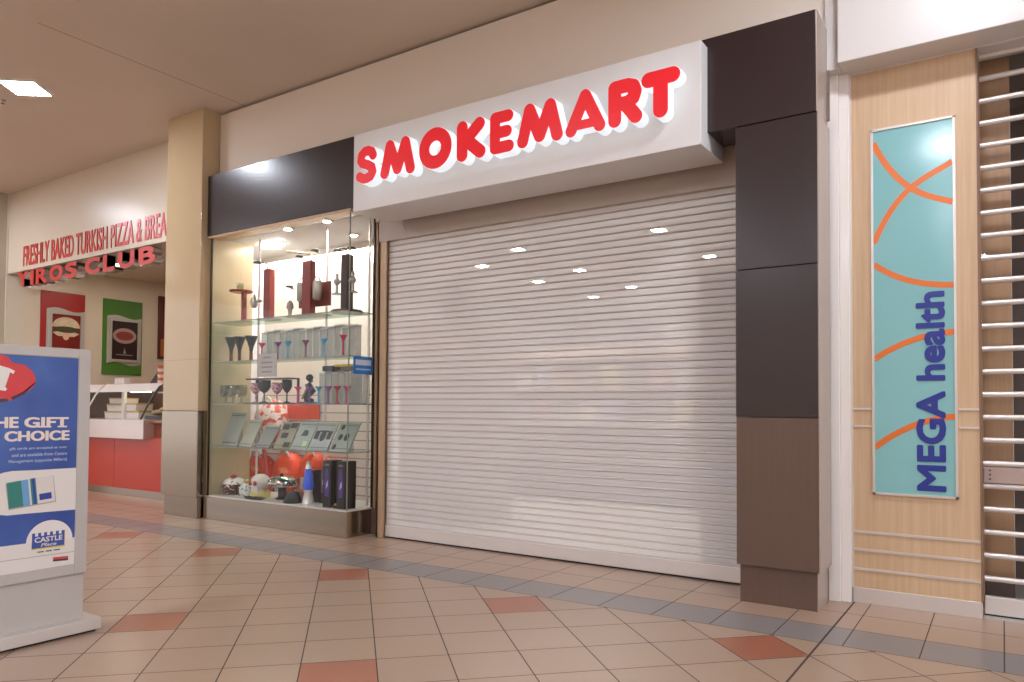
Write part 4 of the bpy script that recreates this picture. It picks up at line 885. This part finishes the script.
# ------------------------------------------------------------------ takeaway shop on the left
struct('wall_left', MB().box(-12.4, -7.6, 5.08, 5.28, 3.12, 4.31), M_CREAM, 'cream bulkhead above the takeaway food counter', .004, cat='wall')
struct('wall_left', MB().box(-12.55, -12.4, 5.30, 11.05, 0, 4.0), M_CREAM, 'cream side wall inside the takeaway with the two framed boards', cat='wall')
struct('wall_left', MB().box(-12.55, -12.4, 5.06, 5.30, 0, 4.31), P('cream_jamb', '#d6cbb8', .3, var=.02), 'cream jamb at the left end of the takeaway opening', cat='wall')
struct('wall_left', MB().box(-13.5, -12.42, 4.2, 5.06, 0, 4.31), P('grey_beige_pillar', '#b9ab97', .3, var=.03), 'grey-beige pillar at the far left beyond the takeaway', cat='wall')
struct('wall_back', MB().box(-12.4, -7.7, 9.8, 9.95, 0, 4.0), P('tan_back_wall', '#c0a988', .4, var=.03), 'tan back wall inside the takeaway', cat='wall')
struct('wall_inner', MB().box(-7.78, -7.7, 5.15, 11.05, 0, 4.3), M_CREAM, 'cream wall between takeaway and closed shop', cat='wall')
struct('ceiling', MB().box(-12.55, -7.7, 5.1, 9.95, 3.32, 3.4), P('takeaway_ceiling', '#d2c1ac', .6, var=.02), 'cream ceiling inside the takeaway', cat='ceiling')
for i, (x, y) in enumerate(((-11.2, 6.2), (-9.6, 6.2), (-10.4, 8.2))):
    panel_light('takeaway_light', x, y, 3.32, .3, 0, emis('takeaway_diffuser', '#fff3e2', 42), 'square ceiling light inside the takeaway behind the cream bulkhead', 'takeaway ceiling lights', M_WHITE)
t = thing('ceiling_vent', 'small dark round vent on the takeaway ceiling near the stone pier', 'vent', (-9.5, 7.6, 3.32))
MB().lathe(-9.4, 7.3, [(.12, 3.318), (.12, 3.312), (.08, 3.31)], 20).build('ring', P('grey_vent', '#8a7a68', .5), t); MB().cyl((-9.2, 7.3, 3.318), (-9.2, 7.3, 3.26), .02).build('sprinkler', BL, t)
fs = thing('fascia_lettering', 'flat red capital lettering about baked pizza and bread on the cream bulkhead', 'sign lettering', (-10.1, 5.08, 3.17))
x0_, x1_ = -11.915, -8.175
text_mb('FRESHLY BAKED TURKISH PIZZA & BREAD', x0_, x1_, 3.178, 3.475, XZ(5.079), .006, 0, bold=.004, boldv=.004).build('lettering', M_REDVINYL, fs)
ys_ = thing('hanging_sign', 'chrome block letters with red faces hanging under the cream bulkhead', 'sign', (-10.4, 5.2, 2.9))
adv = []
word = 'YIROS CLUB'; WX = [(-12.12, -11.816), (-11.745, -11.633), (-11.582, -11.248), (-11.187, -10.812), (-10.751, -10.426), None, (-10.223, -9.848), (-9.777, -9.493), (-9.412, -9.036), (-8.945, -8.58)]
for c, wx in zip(word, WX):
    if not wx: continue
    g = text_mb(c, wx[0], wx[1], 2.895, 3.118, lambda u, v, d: (u, 5.105+(.11 if d == 0 else d+.11), v), .11, 0, bold=.02, boldv=.012)
    l = g.build('letter', M_CHROME, ys_); l['label'] = 'chrome sided hanging letter %s' % c
    text_mb(c, wx[0]+.004, wx[1]-.004, 2.899, 3.114, XZ(5.1045), .005, 0, bold=.02, boldv=.012).build('letter_face', M_REDVINYL, l)
    
def board(y0, y1, z0, z1, py0, py1, pz0, pz1, mat, lab, kind):
    X_ = -12.4
    t = thing('wall_poster', lab, 'poster', (X_, (y0+y1)/2, z0))
    MB().box(X_+.002, X_+.02, y0, y1, z0, z1).build('backing_board', mat, t, .002)
    fn = YZ(X_+.02)
    n = 14; top = [(py0-.07+(py1-py0+.14)*k/n, pz1+.075+.025*math.sin(2*PI*k/n)) for k in range(n+1)]
    bot = [(py1+.07-(py1-py0+.14)*k/n, pz0-.075-.025*math.sin(2*PI*k/n)) for k in range(n+1)]
    # wavy silver plate as strips
    pl = MB()
    for k in range(n):
        pl.prism([bot[n-k], bot[n-k-1], top[k+1], top[k]], fn, -.012, 0)
    pl.build('wavy_plate', M_SILVER, t)
    f = MB(); fx = YZ(X_+.032); w = .04
    for a, b, c, d in ((py0-w, py1+w, pz1, pz1+w), (py0-w, py1+w, pz0-w, pz0), (py0-w, py0, pz0, pz1), (py1, py1+w, pz0, pz1)): f.prism([(a, c), (b, c), (b, d), (a, d)], fx, -.025, 0)
    f.build('frame', M_SILVER, t)
    pr = MB().prism([(py0, pz0), (py1, pz0), (py1, pz1), (py0, pz1)], fx, -.004, 0)
    gx = YZ(X_+.036); cy = (py0+py1)/2
    el = lambda c, z, a, b, k=20: [(c+a*math.cos(2*PI*i/k), z+b*math.sin(2*PI*i/k)) for i in range(k)]
    if kind == 'sandwich':
        p = pr.build('picture', P('red_poster_print', '#7c1c14', .35, var=.6, scale=4), t)
        MB().prism([(cy+.21*math.cos(q*PI/14), pz1-.20+.16*math.sin(q*PI/14)) for q in range(15)], gx, -.002, 0).prism([(cy-.2, pz1-.29), (cy-.1, pz1-.26), (cy+.1, pz1-.26), (cy+.2, pz1-.29), (cy+.12, pz1-.34), (cy-.12, pz1-.34)], gx, -.002, 0).build('bread_print', P('bread_print', '#d2bd9c', .5, var=.3, scale=20), p)
        MB().prism(el(cy, pz1-.235, .19, .05), gx, -.0035, 0).build('filling_print', P('salad_print', '#46401f', .5, var=.7, scale=40), p)
        MB().prism(el(cy, pz1-.33, .05, .07), gx, -.003, 0).prism([(py0+.05, pz0+.15), (py1-.1, pz0+.13), (py1-.1, pz0+.145), (py0+.08, pz0+.17)], gx, -.002, 0).build('caption_print', P('pale_caption', '#d8a898', .5), p)
        MB().prism([(py0, pz1-.12), (cy-.2, pz1-.1), (cy-.2, pz1-.3), (py0, pz1-.35)], gx, -.001, 0).prism([(cy-.05, pz0), (cy+.05, pz0), (cy+.03, pz0+.16), (cy-.03, pz0+.16)], gx, -.001, 0).build('dark_print', P('dark_poster_print', '#1c0e0c', .4), p)
    else:
        p = pr.build('picture', P('dark_poster_picture', '#2a1412', .35, var=.4, scale=4), t)
        MB().prism(el(cy, pz1-.24, .20, .13), gx, -.002, 0).build('plate_print', P('plate_print', '#b08a80', .4), p)
        MB().prism(el(cy, pz1-.24, .15, .075), gx, -.0035, 0).build('food_print', P('food_print', '#8a3a34', .5, var=.4, scale=25), p)
        MB().prism([(cy-.02, pz0+.1), (cy+.03, pz0+.1), (cy, pz0+.2)], gx, -.002, 0).prism([(py0+.08, pz0+.07), (py1-.08, pz0+.07), (py1-.08, pz0+.085), (py0+.08, pz0+.085)], gx, -.002, 0).build('caption_print', P('grey_caption', '#9a8a84', .5), p)
board(5.538, 6.195, 1.62, 2.945, 5.69, 6.12, 1.86, 2.60, M_REDPOST, 'red board with silver framed sandwich picture on the takeaway side wall', 'sandwich')
board(6.485, 7.15, 1.693, 2.94, 6.62, 7.06, 1.95, 2.585, M_GREENPOST, 'green board with silver framed picture of food on the takeaway side wall', 'plate')
t = thing('wall_poster', 'dark red poster on the takeaway wall right beside the stone pier edge', 'poster', (-12.35, 7.8, 2.2))
MB().box(-12.398, -12.37, 7.44, 8.1, 2.0, 3.1).build('picture', P('dark_red_print', '#5c1f16', .4, var=.3, scale=6), t); MB().box(-12.37, -12.365, 7.48, 8.06, 2.05, 2.35).build('caption_print', P('amber_print', '#a8642a', .4), t)

# counter
fc = thing('food_counter', 'takeaway counter with orange-red front panels and pale steel bench top', 'counter', (-9.6, 5.6, 0))
CX0, CX1 = -12.2, -8.3
for a, b in ((CX0, -11.35), (-11.345, -9.90), (-9.895, CX1)): MB().box(a, b, 5.37, 5.42, .10, .77).build('front_panel', M_ORANGEPANEL, fc, .003)
MB().box(CX0, CX1, 5.42, 6.1, .10, .95).build('carcass', P('counter_carcass', '#8a4a38', .5), fc)
MB().box(CX0, CX1, 5.40, 6.05, 0, .10).build('kick_plate', M_STEEL, fc, .002)
MB().box(CX0, -9.07, 5.28, 6.15, .75, .995).build('bench_band', M_BENCH, fc, .004)
MB().box(-9.07, -8.3, 5.36, 6.15, .96, .995).build('bench_side', P('steel_orange_reflection', '#9c6a54', .3, .4), fc)  # orange reflected in the steel end, painted into its colour
gc = thing('food_display', 'slanted glass food display with white lid on the takeaway counter', 'food display', (-10.2, 5.6, .995))
MB().box(CX0, -8.35, 5.62, 6.1, 1.455, 1.475).build('lid_top', M_WHITE, gc, .003)
MB().prism([(5.50, 1.36), (5.505, 1.36), (5.625, 1.46), (5.62, 1.475)], lambda u, v, d: (d, u, v), CX0, -9.20).build('lid_front', P('white_lid', '#dcd4cc', .3, var=.02), gc)
MB().prism([(5.617, 1.462), (5.625, 1.462), (5.625, 1.477), (5.617, 1.477)], lambda u, v, d: (d, u, v), CX0, -8.45).build('red_edge', P('red_edge', '#c8524a', .4), gc)
for k, (a, b) in enumerate(((CX0, -10.60), (-10.59, -9.18))):
    MB().prism([(5.30, .997), (5.304, .997), (5.504, 1.36), (5.50, 1.36)], lambda u, v, d: (d, u, v), a, b).build('front_glass', M_GLASS, gc)
for x in (-10.595, -9.17):
    MB().tube([(x, 5.298, .998), (x, 5.38, 1.16), (x, 5.47, 1.32), (x, 5.54, 1.42), (x, 5.64, 1.478)], .012).build('glass_clip', M_ALU if x < -10 else P('dark_grey_bar', '#4a4644', .4), gc)
MB().box(-9.30, -8.35, 5.60, 6.05, 1.34, 1.36).build('side_shelf', M_ALU, gc)
MB().box(-10.13, -10.07, 5.58, 5.62, .996, 1.40).build('support_post', M_WHITE, gc)
MB().box(CX0, -8.4, 6.08, 6.12, .996, 1.455).build('rear_panel', P('dark_rear_panel', '#5a443c', .4), gc)
MB().box(-10.12, -9.75, 5.70, 5.78, 1.36, 1.39).build('lamp_tube', emis('display_lamp', '#fff6e6', 8), gc)
pz_ = MB().prism([(-10.15, 1.405), (-10.03, 1.405), (-9.99, 1.44), (-10.10, 1.44)], lambda u, v, d: (u, 5.553+(v-1.405)*1.2+d, v), -.003, 0); pz_.build('red_sticker', P('red_sticker', '#d0453a', .4), gc)
pz_ = MB().prism([(-9.95, 1.405), (-9.76, 1.405), (-9.72, 1.44), (-9.91, 1.44)], lambda u, v, d: (u, 5.553+(v-1.405)*1.2+d, v), -.003, 0); pz_.build('yellow_sticker', P('yellow_sticker', '#c9a43a', .4, var=.5, scale=30), gc)
for i, (x, y, zz, w, h, lab) in enumerate(((-10.47, 5.78, .996, .24, .10, 'bottom left food container inside the slanted glass display'), (-10.45, 5.78, 1.10, .20, .10, 'white food container stacked on top inside the slanted glass display'),
                                      (-10.43, 5.78, 1.205, .16, .08, 'smallest food container topping the stack in the glass display'), (-9.97, 5.74, .996, .20, .11, 'food container right of the white post in the glass display'), (-9.98, 5.74, 1.11, .14, .10, 'upper food container right of the white post in the glass display'))):
    t = thing('food_container', lab, 'container', (x, y, zz), 'containers in the glass food display')
    MB().prism([(x-w*.92, zz), (x+w*.92, zz), (x+w, zz+h*.8), (x-w, zz+h*.8)], lambda u, v, d: (u, y+d, v), -.12, .12).build('tub', M_WHITE, t)
    MB().box(x-w-.006, x+w+.006, y-.126, y+.126, zz+h*.8, zz+h).build('lid', P('amber_lid', '#c9a860', .4), t)
t = thing('bread_pile', 'heap of pale bread on a dark tray at the end of the food counter', 'bread', (-9.2, 5.6, .995))
MB().box(-9.34, -8.42, 5.45, 5.95, .996, 1.05).build('tray', BL, t, .003)
mb = MB(); random.seed(3)
for k in range(9): mb.ell((-9.25+.08*k, 5.58+.06*(k % 3), 1.09+.03*(k % 2)+.004*k), .09, .08, .04)
mb.build('bread', P('bread_crust', '#b89a78', .6, var=.3, scale=20), t)
t = thing('salt_shaker_set', 'small white ridged box on the food display lid under the green board', 'box', (-10.45, 5.8, 1.475))
for k in range(3): MB().box(-10.58+.085*k, -10.505+.085*k, 5.72, 5.80, 1.4755, 1.56).build('canister', P('white_canister', '#d5cdc6', .4), t, .006)
t = thing('cup_stack', 'stack of orange and white cups beside the stone pier on the food counter', 'cups', (-9.56, 5.8, 1.475))
for k in range(6):
    z_ = 1.476+.04*k
    MB().lathe(-9.56, 5.8, [(.035, z_), (.05, z_+.036), (.052, z_+.039)], 14).build('cup', P('orange_cup', '#d8683c', .4) if k % 2 else M_WHITE, t)
t = thing('cash_register', 'black slanted till on the counter beside the cup stack', 'till', (-9.8, 5.98, 1.475))
MB().prism([(-10.0, 1.4755), (-9.66, 1.4755), (-9.66, 1.70), (-9.74, 1.70)], lambda u, v, d: (u, 5.98+d, v), -.09, .09).build('body', BL, t)
MB().box(-9.745, -9.655, 5.885, 6.075, 1.70, 1.71).build('top', P('dark_grey_cap', '#3a3430', .4), t)
# mall ceiling sprinkler
t = thing('sprinkler_head', 'tiny sprinkler head on the mall ceiling below the square light', 'sprinkler', (-8.636, 3.451, 4.31))
MB().lathe(-8.636, 3.451, [(.03, 4.308), (.028, 4.302), (.01, 4.298), (.01, 4.275)], 14).build('body', MT, t)
MB().lathe(-8.636, 3.451, [(.022, 4.272), (.022, 4.275)], 12).build('deflector', MT, t)

for o in bpy.data.objects:
    if '_o' in o: del o['_o']
